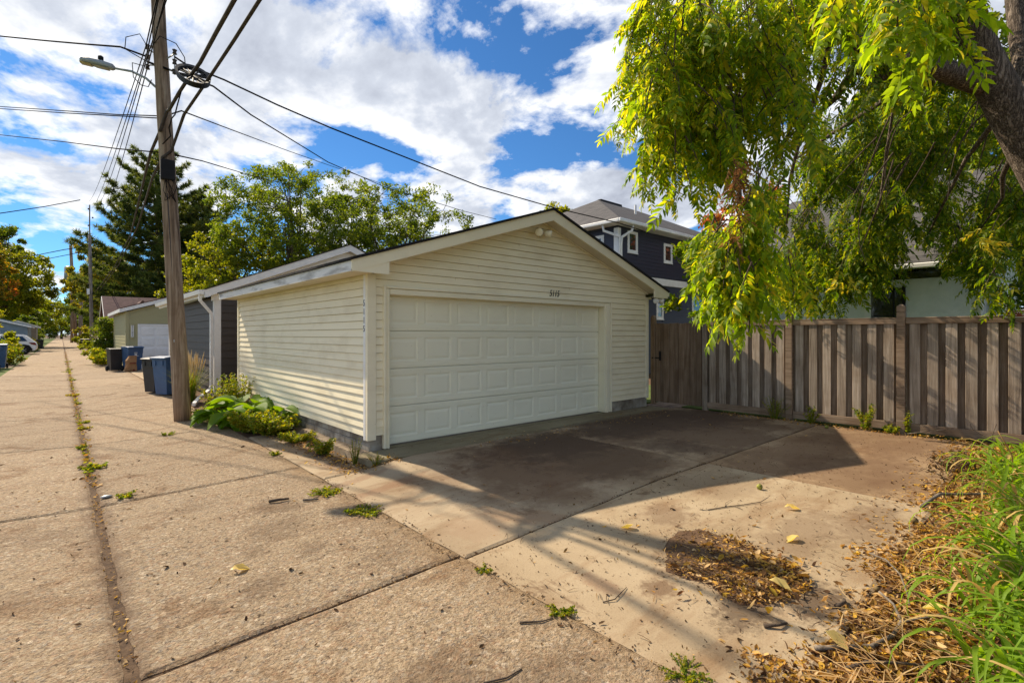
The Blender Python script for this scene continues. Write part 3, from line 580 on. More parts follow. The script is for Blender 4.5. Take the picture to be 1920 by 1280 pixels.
# roof: shingle decks, rake boards, fascia, soffit
RY0, RY1 = GY0 - RK, GY1 + .25
for sgn in (-1, 1):
    xe = GM + sgn * (GM - GX0 + EV + .03)
    MB().prism([(GM, ZP), (xe, roof_z(xe)), (xe, roof_z(xe) - .035), (GM, ZP - .037)], 'y', RY0 - .03, RY1 + .03).build('roof', m_black_sh, ga)
    xe2 = GM + sgn * (GM - GX0 + EV)
    MB().prism([(GM, ZP - .04), (xe2, roof_z(xe2) - .04), (xe2, roof_z(xe2) - .19), (GM + sgn * .0, ZP - .225)], 'y', RY0, RY0 + .03).build('rake_board', m_trim, ga)
    MB().prism([(GM, ZP - .04), (xe2, roof_z(xe2) - .04), (xe2, roof_z(xe2) - .19), (GM, ZP - .225)], 'y', RY1 - .03, RY1).build('rake_board', m_trim, ga)
    # boxed return at the foot of the rake
    xi = GM + sgn * (GM - GX0 - .16)
    MB().prism([(xe2, WZ - .012), (xi, WZ - .02), (xi, roof_z(xi) - .17), (xe2, roof_z(xe2) - .16)], 'y', RY0 + .006, RY0 + .028).build('rake_return', m_trim, ga)
    # rake soffit in short panels
    n = 22
    for k in range(n):
        xa = GM + sgn * lerp(0.02, GM - GX0 + .02, k / n); xb = GM + sgn * lerp(.02, GM - GX0 + .02, (k + 1) / n - .012 / n * 4)
        za, zb = roof_z(xa) - .20, roof_z(xb) - .20
        MB().hexa([(xa, RY0 + .03, za), (xb, RY0 + .03, zb), (xb, GY0 - .015, zb), (xa, GY0 - .015, za), (xa, RY0 + .03, za + .02), (xb, RY0 + .03, zb + .02), (xb, GY0 - .015, zb + .02), (xa, GY0 - .015, za + .02)]).build('soffit_panel', m_soffit, ga)
    MB().prism([(GM + sgn*.02, roof_z(GM) - .235), (GM + sgn * (GM - GX0), roof_z(GX0) - .235), (GM + sgn * (GM - GX0), roof_z(GX0) - .20), (GM + sgn*.02, roof_z(GM) - .20)], 'y', GY0 - .032, GY0 - .013).build('soffit_trim', m_trim, ga)
    # eave fascia and flat soffit panels
    bevel(MB().box(min(xe2, xe2 - sgn * .028), max(xe2, xe2 - sgn * .028), RY0 + .031, RY1 - .031, WZ - .012, roof_z(xe2) - .042).build('fascia', m_fascia_w if sgn < 0 else m_trim, ga), .004)
    yy = RY0 + .03; xo, xw = xe2 - sgn * .03, GM + sgn * (GM - GX0 + .016)
    while yy < RY1 - .04:
        y2 = min(yy + .30, RY1 - .032); MB().box(min(xo, xw), max(xo, xw), yy + .003, y2, WZ + .0, WZ + .012).build('soffit_panel', m_soffit, ga); yy += .303
MB().prism([(2.78, WZ+.012), (GX0+.02, WZ+.012), (GX0+.02, WZ+.2), (2.82, WZ+.1)], 'y', RY1-.1, RY1-.04).build('soffit_end', m_trim, ga)
gt = MB().prism([(GX1 + EV, 2.45), (GX1 + EV + .085, 2.46), (GX1 + EV + .10, 2.55), (GX1 + EV, 2.55)], 'y', RY0 + .02, RY1).build('gutter', m_trim, ga)
text_obj('house_number', '5115', .165, m_num, ga, (6.83, GY0 - .016, 2.355), (R(90), 0, 0), 0.22, 0.004, 0.80)
for k, ch in enumerate('5115'):
    text_obj('numeral', ch, .125, m_num, ga, (GX0 - .034, GY0 + .068, 2.03 - k * .118), (R(90), 0, R(-90)), 0, 0.002, 0.75)

def floodlight(name, label, loc, m_body, m_lamp, face=(0, -1, 0), spread=.1, drop=-.02, sz=1.0, ceiling=False):
    t = thing(name, label, 'floodlight', loc)
    if ceiling: MB().lathe([(.05, 0), (.05, -.025), (.03, -.035)], n=12).build('mount', m_body, t, True)
    else: MB().lathe([(.055, .0), (.055, -.02), (.035, -.03)], n=12, axis='y').build('mount', m_body, t, True)
    for s_ in (-1, 1):
        d = Vector((s_ * .8, -.75, drop * 8)).normalized(); st = Vector((0, -.02, -.02)); e = st + d * .08 * sz
        lm = MB(); pts = [e, e + d * .03, e + d * .06, e + d * .12, e + d * .128]
        lm.tube(pts, [.03 * sz, .045 * sz, .05 * sz, .062 * sz, .05 * sz], 12); lo = lm.build('lamp', m_lamp, t, True)
        MB().tube([st, e + d * .02], .014, 8).build('arm', m_body, t, True)
    MB().tube([(0, -.02, -.03), (0, -.05, -.09)], [.028, .03], 10).build('sensor', m_body, t, True)
    return t
floodlight('floodlight', 'beige twin floodlight with sensor just under the gable peak of the cream garage', (6.42, GY0 - .02, 3.45), m_soffit, m_trim, sz=1.15)
floodlight('floodlight', 'black floodlight with two white lamps under the garage eave beside the wooden gate', (9.99, GY0 - .10, WZ - .0), m_blackm, m_white, drop=-.05, ceiling=True)

# ------------------------------------------------------------------ fence and gate
FX = 10.34; fe = thing('fence', 'weathered grey-brown cedar board-on-board privacy fence with capped posts', 'fence', (FX, 0, 0))
def fb(parent, name, mat, y0, y1, z0, z1, x0, x1, b=.004): return bevel(MB().box(x0 - FX, x1 - FX, y0, y1, z0, z1).build(name, mat, parent), b)
posts = [5.36, 3.66, 1.95, .22, -1.5]
FT = 1.86
for k, py in enumerate(posts[1:]):
    mb = MB(); a = .055
    mb.box(-.075, .035, py - a, py + a, -.05, FT + .10); mb.box(-.066, .026, py - a + .009, py + a - .009, FT + .10, FT + .112)
    mb.box(-.075, .035, py - a, py + a, FT + .112, FT + .20)
    mb.hexa([(-.075, py - a, FT + .2), (.035, py - a, FT + .2), (.035, py + a, FT + .2), (-.075, py + a, FT + .2), (-.04, py - .02, FT + .235), (0, py - .02, FT + .235), (0, py + .02, FT + .235), (-.04, py + .02, FT + .235)])
    bevel(mb.build('post', m_rail, fe), .003)
fb(fe, 'post', m_fence, 5.30, 5.40, -.05, FT - .03, FX - .05, FX + .04)
for k in range(4):
    ya, yb = posts[k+1] + .056, posts[k] - (.056 if k else .062)
    fb(fe, 'top_rail', m_rail, ya, yb, FT - .085, FT, FX - .045, FX - .008)
    fb(fe, 'cap_rail', m_rail, ya, yb, FT + .001, FT + .02, FX - .048, FX + .04)
    fb(fe, 'kick_board', m_rail, ya, yb, .02, .155, FX - .035, FX - .004)
    fb(fe, 'back_rail', m_rail, ya, yb, 1.55, 1.63, FX + .045, FX + .08)
    n = 7; p_ = (yb - ya) / n
    for i in range(n + 1):   # recessed boards, in the cedar darkened for gap shade
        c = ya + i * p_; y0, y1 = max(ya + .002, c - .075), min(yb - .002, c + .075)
        fb(fe, 'board', m_fence_in_shade, y0, y1, .06, FT - .01, FX + .012 + (.002 if i % 2 else 0), FX + .028)
    for i in range(n):       # proud boards over the gaps
        c = ya + (i + .5) * p_ + random.uniform(-.006, .006); hw = random.uniform(.062, .072)
        fb(fe, 'board', m_fence, c - hw, c + hw, .157, FT - .086, FX - .028, FX - .008)
gt_ = thing('gate', 'brown cedar board gate with black handle between garage and fence', 'gate', (FX, 0, 0))
yy = 5.425
while yy < 6.52:
    wd = random.choice((.135, .14, .09)); y2 = min(yy + wd, 6.56); pr = random.choice((0, .012))
    fb(gt_, 'board', m_gate, yy, y2 - .004, .045, FT - .005 + random.uniform(-.012, .012), FX - .014 - pr, FX + .01)
    yy += wd
fb(gt_, 'rail', m_gate, 5.43, 6.55, .3, .39, FX + .02, FX + .055); fb(gt_, 'rail', m_gate, 5.43, 6.55, 1.45, 1.54, FX + .02, FX + .055)
MB().tube([(-.03, 6.44, 1.20), (-.055, 6.43, 1.17), (-.06, 6.43, 1.11), (-.055, 6.43, 1.05), (-.03, 6.44, 1.02)], [.008, .011, .012, .011, .008], 8).build('handle', m_blackm, gt_, True)
MB().box(-.034, -.026, 6.415, 6.465, 1.0, 1.22).build('handle_plate', m_blackm, gt_); MB().tube([(-.04, 6.44, 1.06), (-.04, 6.60, 1.06)], .012, 8).build('latch', m_blackm, gt_, True)
gp = thing('gate_post', 'dark brown round-topped wooden post between the garage corner and the gate', 'post', (FX, 6.62, 0))
bevel(MB().prism([(-.05, -.05), (.05, -.05), (.05, 1.98), (.03, 2.03), (0, 2.05), (-.03, 2.03), (-.05, 1.98)], 'x', -.06, .04).build('shaft', m_gate, gp), .004)
MB().tube([(-.062, -.01, 1.06), (-.085, -.01, 1.06)], .016, 8).build('latch_catch', m_blackm, gp)
sg = thing('fence_sign', 'small brown and white fence maker sign on the top rail of the fence', 'sign', (FX - .05, .50, 1.90))
bevel(MB().box(-.006, 0, -.23, .23, -.055, .06).build('plate', m_white, sg), .003); MB().box(-.0085, -.0062, -.215, .215, -.044, .049).build('print_field', m_sign, sg)
text_obj('lettering', 'MIDWEST', .052, m_whiteprint, sg, (-.0095, .09, .022), (R(90), 0, R(-90)), 0, .0008); text_obj('lettering', '451', .048, m_whiteprint, sg, (-.0095, .015, -.018), (R(90), 0, R(-90)), 0, .0008)
MB().box(-.0098, -.0086, .10, .19, -.022, -.012).build('print_line', m_whiteprint, sg)
# ------------------------------------------------------------------ neighbouring buildings
def window(parent, face, plane, a0, a1, z0, z1, fr=.09, glass=None, sill=True, mull=None):
    """window with frame, pane; face -y or -x"""
    glass = glass or m_glass
    def bx(name, b0, b1, c0, c1, o0, o1, mat, par):
        if face == '-y': return MB().box(b0, b1, plane - o1, plane - o0, c0, c1).build(name, mat, par)
        return MB().box(plane - o1, plane - o0, b0, b1, c0, c1).build(name, mat, par)
    wn = bx('window', a0, a1, z0, z1, -.06, .006, m_white, parent)
    bx('pane', a0 + fr, a1 - fr, z0 + fr, z1 - fr, .007, .012, glass, wn)
    bx('frame', a0 - .01, a0 + fr, z0, z1, .006, .035, m_white, wn); bx('frame', a1 - fr, a1 + .01, z0, z1, .006, .035, m_white, wn)
    bx('frame', a0 + fr, a1 - fr, z1 - fr, z1, .006, .035, m_white, wn); bx('frame', a0 + fr, a1 - fr, z0, z0 + fr, .006, .035, m_white, wn)
    if sill: bx('sill', a0 - .03, a1 + .03, z0 - .03, z0, .0, .055, m_white, wn)
    if mull: bx('mullion', a0 + fr, a1 - fr, mull - .02, mull + .02, .012, .03, m_white, wn)
    return wn
def gable_roof_y(parent, x0, x1, y0, y1, ze, zp, ov, rk, mat, trim, th=.05, rake=.2, wall_top=None):
    """gable roof with its ridge along y"""
    xm = (x0 + x1) / 2; k = (zp - ze) / (xm - x0 + ov)
    rz = lambda x: zp - abs(x - xm) * k
    for s in (-1, 1):
        xe = xm + s * (xm - x0 + ov)
        MB().prism([(xm, zp), (xe, rz(xe)), (xe, rz(xe) - th), (xm, zp - th)], 'y', y0 - rk - .02, y1 + rk + .02).build('roof', mat, parent)
        MB().prism([(xm, zp - th), (xe, rz(xe) - th), (xe, rz(xe) - th - rake), (xm, zp - th - rake)], 'y', y0 - rk, y0 - rk + .03).build('rake_board', trim, parent)
        MB().box(min(xe, xe - s*.03), max(xe, xe - s*.03), y0 - rk + .031, y1 + rk, rz(xe) - th - rake + .02, rz(xe) - th - .002).build('fascia', trim, parent)
        MB().hexa([(xe - s*.03, y0 - rk + .031, rz(xe) - th - rake + .03), (xm, y0 - rk + .031, zp - th - rake + .03), (xm, y1 + rk, zp - th - rake + .03), (xe - s*.03, y1 + rk, rz(xe) - th - rake + .03),
                   (xe - s*.03, y0 - rk + .031, rz(xe) - th - rake + .05), (xm, y0 - rk + .031, zp - th - rake + .05), (xm, y1 + rk, zp - th - rake + .05), (xe - s*.03, y1 + rk, rz(xe) - th - rake + .05)]).build('soffit', trim, parent)
    return rz
# charcoal garage
DG = thing('garage', 'charcoal lap-sided garage with white trim and downspout behind the cream garage', 'garage')
dx0, dx1, dy0, dy1 = 3.10, 10.45, 15.55, 23.2
rz = gable_roof_y(DG, dx0, dx1, dy0, dy1, 2.80, 4.44, .30, .32, m_black_sh, m_white, .03, .20)
xm_ = (dx0 + dx1) / 2
MB().prism([(dx0 - .1, 2.66), (xm_, 4.22), (dx1 + .1, 2.66), (dx1 + .1, 2.5), (xm_, 4.02), (dx0 - .1, 2.5)], 'y', dy0 - .10, dy0 - .03).build('frieze', m_white, DG)
MB().prism([(dx0 + .02, -.1), (dx1 - .02, -.1), (dx1 - .02, 2.58), ((dx0+dx1)/2, 4.1), (dx0 + .02, 2.58)], 'y', dy0 + .02, dy1 - .02).build('wall', m_charcoal, DG)
lap(DG, m_charcoal, '-x', dx0, dy0 + .13, dy1 - .12, -.06, 2.62, .205, .026); lap(DG, m_charcoal, '-y', dy0, dx0 + .13, dx1, -.06, 2.62, .205, .026)
for b in ((dx0 - .03, dx0 + .14, dy0 - .03, dy0 + .12, -.1, 2.66), (dx0 - .03, dx0 + .02, dy1 - .12, dy1 + .03, -.1, 2.66)): bevel(MB().box(*b).build('corner_board', m_white, DG), .006)
MB().prism([(dx0 - .42, 2.66), (dx0 - .31, 2.64), (dx0 - .31, 2.77), (dx0 - .44, 2.77)], 'y', dy0 - .3, dy1 + .3).build('gutter', m_white, DG)
ds = [(dx0 - .37, dy0 - .12, 2.66), (dx0 - .37, dy0 - .12, 2.50), (dx0 - .10, dy0 - .02, 2.18), (dx0 - .085, dy0, 2.05), (dx0 - .085, dy0, .22), (dx0 - .16, dy0 - .05, .10), (dx0 - .55, dy0 - .95, .0), (dx0 - .78, dy0 - 1.7, -.04)]
MB().tube(ds, .05, 4).build('downspout', m_white, DG)
# olive garage
OG = thing('garage', 'olive green lap-sided garage with white overhead door and numbered plaque', 'garage')
ox0, ox1, oy0, oy1 = 2.40, 8.4, 31.5, 39.6
gable_roof_y(OG, ox0, ox1, oy0, oy1, 2.90, 3.98, .28, .25, m_brown_roof, m_white, .04, .18)
MB().prism([(ox0 + .02, -.1), (ox1 - .02, -.1), (ox1 - .02, 2.74), ((ox0+ox1)/2, 3.75), (ox0 + .02, 2.74)], 'y', oy0 + .02, oy1 - .02).build('wall', m_olive, OG)
lap(OG, m_olive, '-x', ox0, oy0 + .13, oy1, -.06, 2.75, .17, .016)
lap(OG, m_olive, '-y', oy0, 0, 0, -.06, 3.6, .17, .016, lim=lambda z: (ox0 + .12 + max(0, (z - 2.6) * 2.8), ox1 - .12 - max(0, (z - 2.6) * 2.8)), holes=[(2.86, 5.6, -1, 2.13)])
bevel(MB().box(ox0 - .03, ox0 + .12, oy0 - .03, oy0 + .13, -.1, 2.74).build('corner_board', m_olive, OG), .005)
for b in ((2.86, 2.95, -.09, 2.13), (5.51, 5.60, -.09, 2.13), (2.95, 5.51, 2.04, 2.13)): MB().box(b[0], b[1], oy0 - .03, oy0 + .05, b[2], b[3]).build('casing', m_white, OG)
od = MB().box(2.952, 5.508, oy0 - .006, oy0 + .015, -.09, 2.04).build('garage_door', m_white, OG)
for s_i in range(4):
    for k in range(4):
        a, b, c, d = 2.99 + k*.635, 3.56 + k*.635, -.04 + s_i*.53, .40 + s_i*.53
        MB().hexa([(a, oy0 - .0055, c), (b, oy0 - .0055, c), (b, oy0 - .0055, d), (a, oy0 - .0055, d), (a+.05, oy0 - .02, c+.05), (b-.05, oy0 - .02, c+.05), (b-.05, oy0 - .02, d-.05), (a+.05, oy0 - .02, d-.05)]).build('panel', m_white, od)
pl = bevel(MB().box(2.55, 2.73, oy0 - .05, oy0 - .012, 1.38, 2.14).build('number_plaque', m_olive, OG), .05, 3)
MB().box(2.585, 2.695, oy0 - .056, oy0 - .0502, 1.48, 2.06).build('number_tile', m_whiteprint, pl)
for k, ch in enumerate('5121'): text_obj('numeral', ch, .17, m_num, pl, (2.64, oy0 - .058, 1.985 - k*.142), (R(90), 0, 0), 0, .001, .8)
# tan shed wall and low brown roof farther along
def house(name, label, x0, x1, y0, y1, ze, zp, wall, roofm, ov=.4, ridge='y', wins=()):
    h = thing(name, label, 'house')
    if ridge == 'y':
        gable_roof_y(h, x0, x1, y0, y1, ze, zp, ov, .3, roofm, m_white, .08, .18)
        MB().prism([(x0, -.2), (x1, -.2), (x1, ze - .1), ((x0+x1)/2, zp - .4), (x0, ze - .1)], 'y', y0, y1).build('wall', wall, h)
    else:
        ym = (y0 + y1) / 2
        MB().prism([(y0, -.2), (y1, -.2), (y1, ze - .1), (ym, zp - .25), (y0, ze - .1)], 'x', x0, x1).build('wall', wall, h)
        for s in (-1, 1):
            ye = ym + s * (ym - y0 + ov)
            MB().prism([(ym, zp), (ye, ze), (ye, ze - .14), (ym, zp - .14)], 'x', x0 - .3, x1 + .3).build('roof', roofm, h)
            MB().prism([(ym, zp - .02), (ye, ze - .02), (ye, ze - .2), (ym, zp - .2)], 'x', x0 - .33, x0 - .3).build('rake_board', m_white, h)
    for wv in wins: window(h, *wv)
    return h
hb = house('house', 'low house with brown-purple shingle roof beyond the olive garage', 2.95, 13, 54, 61, 2.75, 5.0, m_tanwall, m_brown_roof, .5, 'x')
MB().prism([(4.3, 3.2), (6.1, 3.2), (5.2, 4.35)], 'y', 53.6, 57).build('dormer', m_white, hb); MB().prism([(4.05, 3.2), (5.2, 4.55), (5.2, 4.4), (4.25, 3.15)], 'y', 53.4, 57).build('dormer_roof', m_brown_roof, hb); MB().prism([(6.35, 3.2), (5.2, 4.55), (5.2, 4.4), (6.15, 3.15)], 'y', 53.4, 57).build('dormer_roof', m_brown_roof, hb)
house('shed', 'small cream shed with low dark roof between olive garage and wooden posts', 2.6, 6, 44.5, 49.5, 2.5, 3.1, m_vinyl, m_brown_roof, .3)['category'] = 'shed'
house('house', 'dark-roofed house far down the alley behind the utility pole', 7, 14, 74, 84, 3.0, 6.5, m_bluegrey, m_grey_roof, .5, 'x')
# blue-grey garage across the alley
lb = house('garage', 'blue-grey garage with sloping roof across the alley behind the white car', -9.5, -2.6, 72, 80, 2.55, 3.6, m_bluegrey, m_bluegrey, .3, 'y', [('-y', 72, -6.2, -4.6, .9, 1.9, .06, m_dkglass)]); lb['category'] = 'garage'
lb2 = house('shed', 'tan shed with pale gable just past the blue-grey garage', -5.5, -2.3, 84, 90, 2.6, 3.3, m_tanwall, m_vinyl, .3); lb2['category'] = 'shed'
# navy house
NH = thing('house', 'tall navy-blue sided house with grey hip roof and white-framed windows', 'house')
nx0, nx1, ny0, ny1, nz = 16.9, 30.5, 12.5, 22.5, 6.05
MB().box(nx0 + .02, nx1, ny0 + .02, ny1, -.2, nz).build('wall', m_navy, NH)
NW = [(17.55, 18.25, 5.02, 5.92), (20.3, 21.0, 4.85, 5.72), (25.0, 25.8, 4.7, 5.6), (19.7, 20.25, 2.28, 3.25), (22.8, 23.9, 1.95, 3.75), (26.0, 26.9, 1.9, 2.7)]
lap(NH, m_navy, '-y', ny0, nx0 + .18, nx1, -.1, nz - .08, .152, .018, holes=[(a, b, c, d) for a, b, c, d in NW] + [(nx0, nx1, 3.78, 4.12)])
lap(NH, m_navy, '-x', nx0, ny0 + .18, ny1, 2.4, nz - .08, .152, .018, holes=[(13.2, 14.7, 4.7, 5.75)])
MB().box(nx0 + .16, nx1, ny0 - .03, ny0 + .02, 3.80, 4.10).build('band_board', m_white, NH)
for b in ((nx0 - .035, nx0 + .17, ny0 - .035, ny0 + .02, -.1, nz - .1), (nx0 - .035, nx0 + .02, ny0 + .021, ny0 + .17, -.1, nz - .1)): MB().box(*b).build('corner_board', m_white, NH)
for a, b, c, d in NW: window(NH, '-y', ny0, a, b, c, d, .12, m_glass)
window(NH, '-x', nx0, 13.2, 14.7, 4.7, 5.75, .13, m_glass)
rx0, rx1, ry0, ry1 = nx0 - .45, nx1 + .45, ny0 - .45, ny1 + .45; hz0 = nz + .14; pk = nz + 2.9
mid = (ry1 - ry0) / 2
v = [(rx0, ry0, hz0), (rx1, ry0, hz0), (rx1, ry1, hz0), (rx0, ry1, hz0), (rx0 + mid, ry0 + mid, pk), (rx1 - mid, ry0 + mid, pk)]
MB().add(v, [(0, 1, 5, 4), (1, 2, 5), (2, 3, 4, 5), (3, 0, 4), (0, 3, 2, 1)]).build('roof', m_grey_roof, NH)
MB().box(rx0 + .01, rx1, ry0 + .01, ry1, nz - .0, nz + .02).build('soffit', m_white, NH)
for b in ((rx0 - .10, rx1, ry0 - .10, ry0, nz + .0, nz + .15), (rx0 - .10, rx0, ry0 + .001, ry1, nz + .0, nz + .15)): bevel(MB().box(*b).build('gutter', m_white, NH), .03, 2)
for s, px_ in ((1, 0), (-1, 0)):
    pts = [(nx0 - .08 + (.55 if s > 0 else -.32), ny0 - (.40 if s > 0 else -.45), nz + .0), (nx0 - .08 + (.55 if s > 0 else -.3), ny0 - (.36 if s > 0 else -.42), nz - .22), (nx0 + .05 + s*.08, ny0 - .12, nz - .48), (nx0 + .04 + s*.055, ny0 - .1, nz - .75), (nx0 + .04 + s*.055, ny0 - .1, 1.0)]
    MB().tube(pts, .055, 8).build('downspout', m_white, NH, True)
MB().tube([(22.2, 15.3, 7.6), (22.2, 15.3, 8.3)], .06, 8).build('vent_pipe', m_white, NH); MB().box(rx0 + mid + .1, rx0 + mid + 2.0, ry0 + mid - .12, ry0 + mid + .12, pk - .08, pk + .05).build('ridge_vent', m_blackm, NH)
# white stucco house
WH = thing('house', 'white stucco house with dark window and grey shingle roof behind the fence', 'house')
wx, wy0, wy1, wz = 14.2, 1.30, 6.4, 3.0
MB().box(wx, 24, wy0, wy1, -.2, wz).build('wall', m_stucco, WH)
MB().box(wx - .025, wx + .02, wy0 - .02, wy0 + .10, -.1, wz - .12).build('corner_board', m_white, WH)
MB().box(wx - .03, wx, wy0, wy1, wz - .16, wz + .0).build('frieze', m_dkglass, WH)
ww = MB().box(wx - .02, wx + .02, 2.63, 3.24, .9, 2.66).build('window', m_dkglass, WH)
MB().box(wx - .045, wx - .021, 2.66, 3.21, 1.0, 2.6).build('pane', m_dkglass, ww)
for b in ((2.60, 2.66), (2.80, 2.83)): MB().box(wx - .06, wx - .02, b[0], b[1], .85, 2.7).build('frame', m_blackm, ww)
MB().box(wx - .05, wx - .02, 2.83, 3.2, 2.02, 2.05).build('frame', m_blackm, ww); MB().box(wx - .05, wx + .0, 3.25, 3.37, .8, 2.75).build('trim', m_white, ww)
MB().prism([(wx - .45, wz + .06), (wx - .45, wz + .16), (wx + 5.2, wz + 3.3), (wx + 5.2, wz + 3.2)], 'y', wy0 - .4, wy1 + .4).build('roof', m_grey_roof, WH)
MB().prism([(25, wz + .06), (25, wz + .16), (wx + 5.2, wz + 3.3), (wx + 5.2, wz + 3.2)], 'y', wy0 - .4, wy1 + .4).build('roof', m_grey_roof, WH)
MB().prism([(wx, wz - .2), (24, wz - .2), (wx + 5.2, wz + 3.0)], 'y', wy0 + .02, wy1 - .02).build('gable', m_stucco, WH)
bevel(MB().box(wx - .56, wx - .45, wy0 - .4, wy1 + .4, wz + .02, wz + .13).build('gutter', m_white, WH), .02)
MB().tube([(wx - .5, wy0 - .2, wz), (wx - .3, wy0 - .1, wz - .3), (wx - .06, wy0 + .04, wz - .5), (wx - .06, wy0 + .04, 0)], .04, 6).build('downspout', m_white, WH)

# ------------------------------------------------------------------ wheeled bins
def bin_(label, mat, loc, rz, h=1.08, wd=.60, dp=.72, marks=None, lid_mat=None):
    t = thing('wheeled_bin', label, 'bin', loc, rz, 'wheeled bins along the alley'); lid_mat = lid_mat or mat
    # front faces -y in its own frame, wheels and handle at +y
    b0 = [(-.40*wd, -.40*dp), (.40*wd, -.40*dp), (.40*wd, .34*dp), (-.40*wd, .34*dp)]; b1 = [(-.5*wd, -.5*dp), (.5*wd, -.5*dp), (.5*wd, .42*dp), (-.5*wd, .42*dp)]
    mb = MB(); zs = [(.03, 0), (.55*h, .62), (.72*h, .75), (.725*h, .86), (.91*h, 1.0), (.92*h, 1.08), (.95*h, 1.08)]; vs_ = []
    for z, k in zs:
        for p, q in zip(b0, b1): vs_.append((lerp(p[0], q[0], k), lerp(p[1], q[1], k), z))
    f = [(r*4+i, r*4+(i+1) % 4, (r+1)*4+(i+1) % 4, (r+1)*4+i) for r in range(len(zs)-1) for i in range(4)] + [(3, 2, 1, 0), tuple(len(zs)*4-4+i for i in range(4))]
    bo = bevel(mb.add(vs_, f).build('body', mat, t), .02, 2)
    for sx in (-1, 1): MB().box(sx*.26*wd - .03, sx*.26*wd + .03, -.535*dp, -.49*dp, .78*h, .90*h).build('rib', mat, bo)
    ld = MB().prism([(-.60*dp, .945*h), (-.58*dp, .985*h), (-.2*dp, 1.015*h), (.3*dp, 1.01*h), (.44*dp, .975*h), (.46*dp, .945*h)], 'x', -.54*wd, .54*wd).build('lid', lid_mat, t); bevel(ld, .015, 2)
    MB().tube([(-.42*wd, .42*dp, .93*h), (-.42*wd, .55*dp, .955*h), (.42*wd, .55*dp, .955*h), (.42*wd, .42*dp, .93*h)], .02, 8).build('handle', mat, t, True)
    MB().tube([(-.46*wd, .36*dp, .13), (.46*wd, .36*dp, .13)], .014, 8).build('axle', m_blackm, t)
    for sx in (-1, 1):
        wl = MB().lathe([(.05, -.035), (.125, -.035), (.13, -.02), (.13, .02), (.125, .035), (.05, .035)], (sx*.47*wd, .36*dp, .13), 18, 'x').build('wheel', m_rubber, t, True)
        MB().lathe([(.07, -.038), (.07, .038)], (sx*.47*wd, .36*dp, .13), 12, 'x').build('hub', m_blackm, wl)
    if marks:
        for (dx, z, w_, h_, m_) in marks: MB().box(dx - w_/2, dx + w_/2, -.508*dp, -.485*dp, z - h_/2, z + h_/2).build('print', m_, bo)
    return t
facing = math.atan2(1.81 - 0, -12) # toward the viewer roughly
logo = [(0, .86, .13, .02, m_whiteprint), (0, .82, .12, .012, m_whiteprint), (0, .765, .09, .06, m_whiteprint), (0, .71, .22, .022, m_whiteprint)]
bin_('black bin beside the blue one nearest the big utility pole', m_blackbin, (2.12, 18.15, -.105), R(-60), 1.02, .48, .58)
bin_('blue recycling bin half hidden behind the big utility pole', m_blue, (2.32, 17.25, -.105), R(-62), 1.08, .56, .66)
bin_('black bin beside the olive garage, against the blue bin with a paper bag', m_blackbin, (1.86, 30.1, -.105), R(12), 1.05, .50, .62)
bin_('blue recycling bin with white print and a paper bag in front', m_blue, (2.48, 29.7, -.105), R(18), 1.14, .62, .74, [(a, b, c, d, m) for a, b, c, d, m in logo])
bin_('dark green bin with bright green label across the alley', m_greenbin, (-2.55, 34.3, -.1), R(0), 1.12, .66, .72, [(.12, .80, .36, .15, m_label_green), (.12, .80, .30, .04, m_greenbin)])
bin_('blue bin behind the dark green one across the alley', m_blue, (-2.42, 36.1, -.1), R(0), 1.22, .74, .8)
bin_('lone black bin far down the alley by the slim utility pole', m_blackbin, (2.3, 83.5, -.105), R(-20), 1.15, .85, .8)
bin_('dark bin in front of the tan shed across the alley', m_blackbin, (-2.0, 82.5, -.1), 0, 1.1, .8, .8)
# paper yard-waste bag
bg_ = thing('paper_bag', 'slumped brown paper yard-waste bag leaning on the blue bin', 'bag', (2.38, 28.95, -.1), R(14))
rings = [(.0, .20, .14, 0, 0), (.08, .23, .17, 0, 0), (.22, .22, .16, .0, .0), (.36, .19, .16, .0, .02), (.50, .205, .15, .02, .03), (.62, .17, .13, .05, .04), (.72, .15, .10, .08, .05)]
v = []; n = 14
for z, a, b, cx, cy_ in rings:
    for k in range(n):
        th = 2*math.pi*k/n; q = 1 + random.uniform(-.07, .07); e = .55
        v.append((cx + a * math.copysign(abs(math.cos(th))**e, math.cos(th)) * q, cy_ + b * math.copysign(abs(math.sin(th))**e, math.sin(th)) * q, z + random.uniform(-.012, .012)))
f = [(r*n+k, r*n+(k+1) % n, (r+1)*n+(k+1) % n, (r+1)*n+k) for r in range(len(rings)-1) for k in range(n)] + [tuple(range(n-1, -1, -1))]
MB().add(v, f).build('body', m_paper, bg_)
MB().box(-.10, .13, -.185, -.155, .37, .41).build('print', m_red, bg_); MB().lathe([(.12, 0), (.06, .02)], (.07, .05, .66), 10).build('mouth', m_dirt, bg_); MB().lathe([(.035, -.19), (.035, -.165)], (.05, 0, .08), 10, 'y').build('print', m_red, bg_)

# ------------------------------------------------------------------ parked car, nose away from the alley
ca = thing('car', 'white crossover car parked on a pad across the alley, tail to the alley', 'car', (-1.55, 60.6, -.10), R(180))
prof = [(.05, .42), (.02, .75), (.10, 1.02), (.32, 1.22), (.70, 1.60), (1.0, 1.68), (2.2, 1.70), (2.75, 1.60), (3.45, 1.12), (4.25, 1.0), (4.55, .82), (4.62, .45), (4.5, .30), (.2, .30)]
def shell(wf):
    v = []; n = len(prof)
    for yy_, k in ((-.92, 0), (-.92, 1), (.92, 1), (.92, 0)):
        pass
    for side in (-1, 1):
        for x, z in prof:
            tum = clamp((z - 1.0) / .7) * .20 + clamp((.45 - z) / .2) * .05; v.append((x, side * (.92 - tum), z))
    f = [(i, (i+1) % n, (i+1) % n + n, i + n) for i in range(n)] + [tuple(range(n)), tuple(range(2*n-1, n-1, -1))]
    return MB().add(v, f)
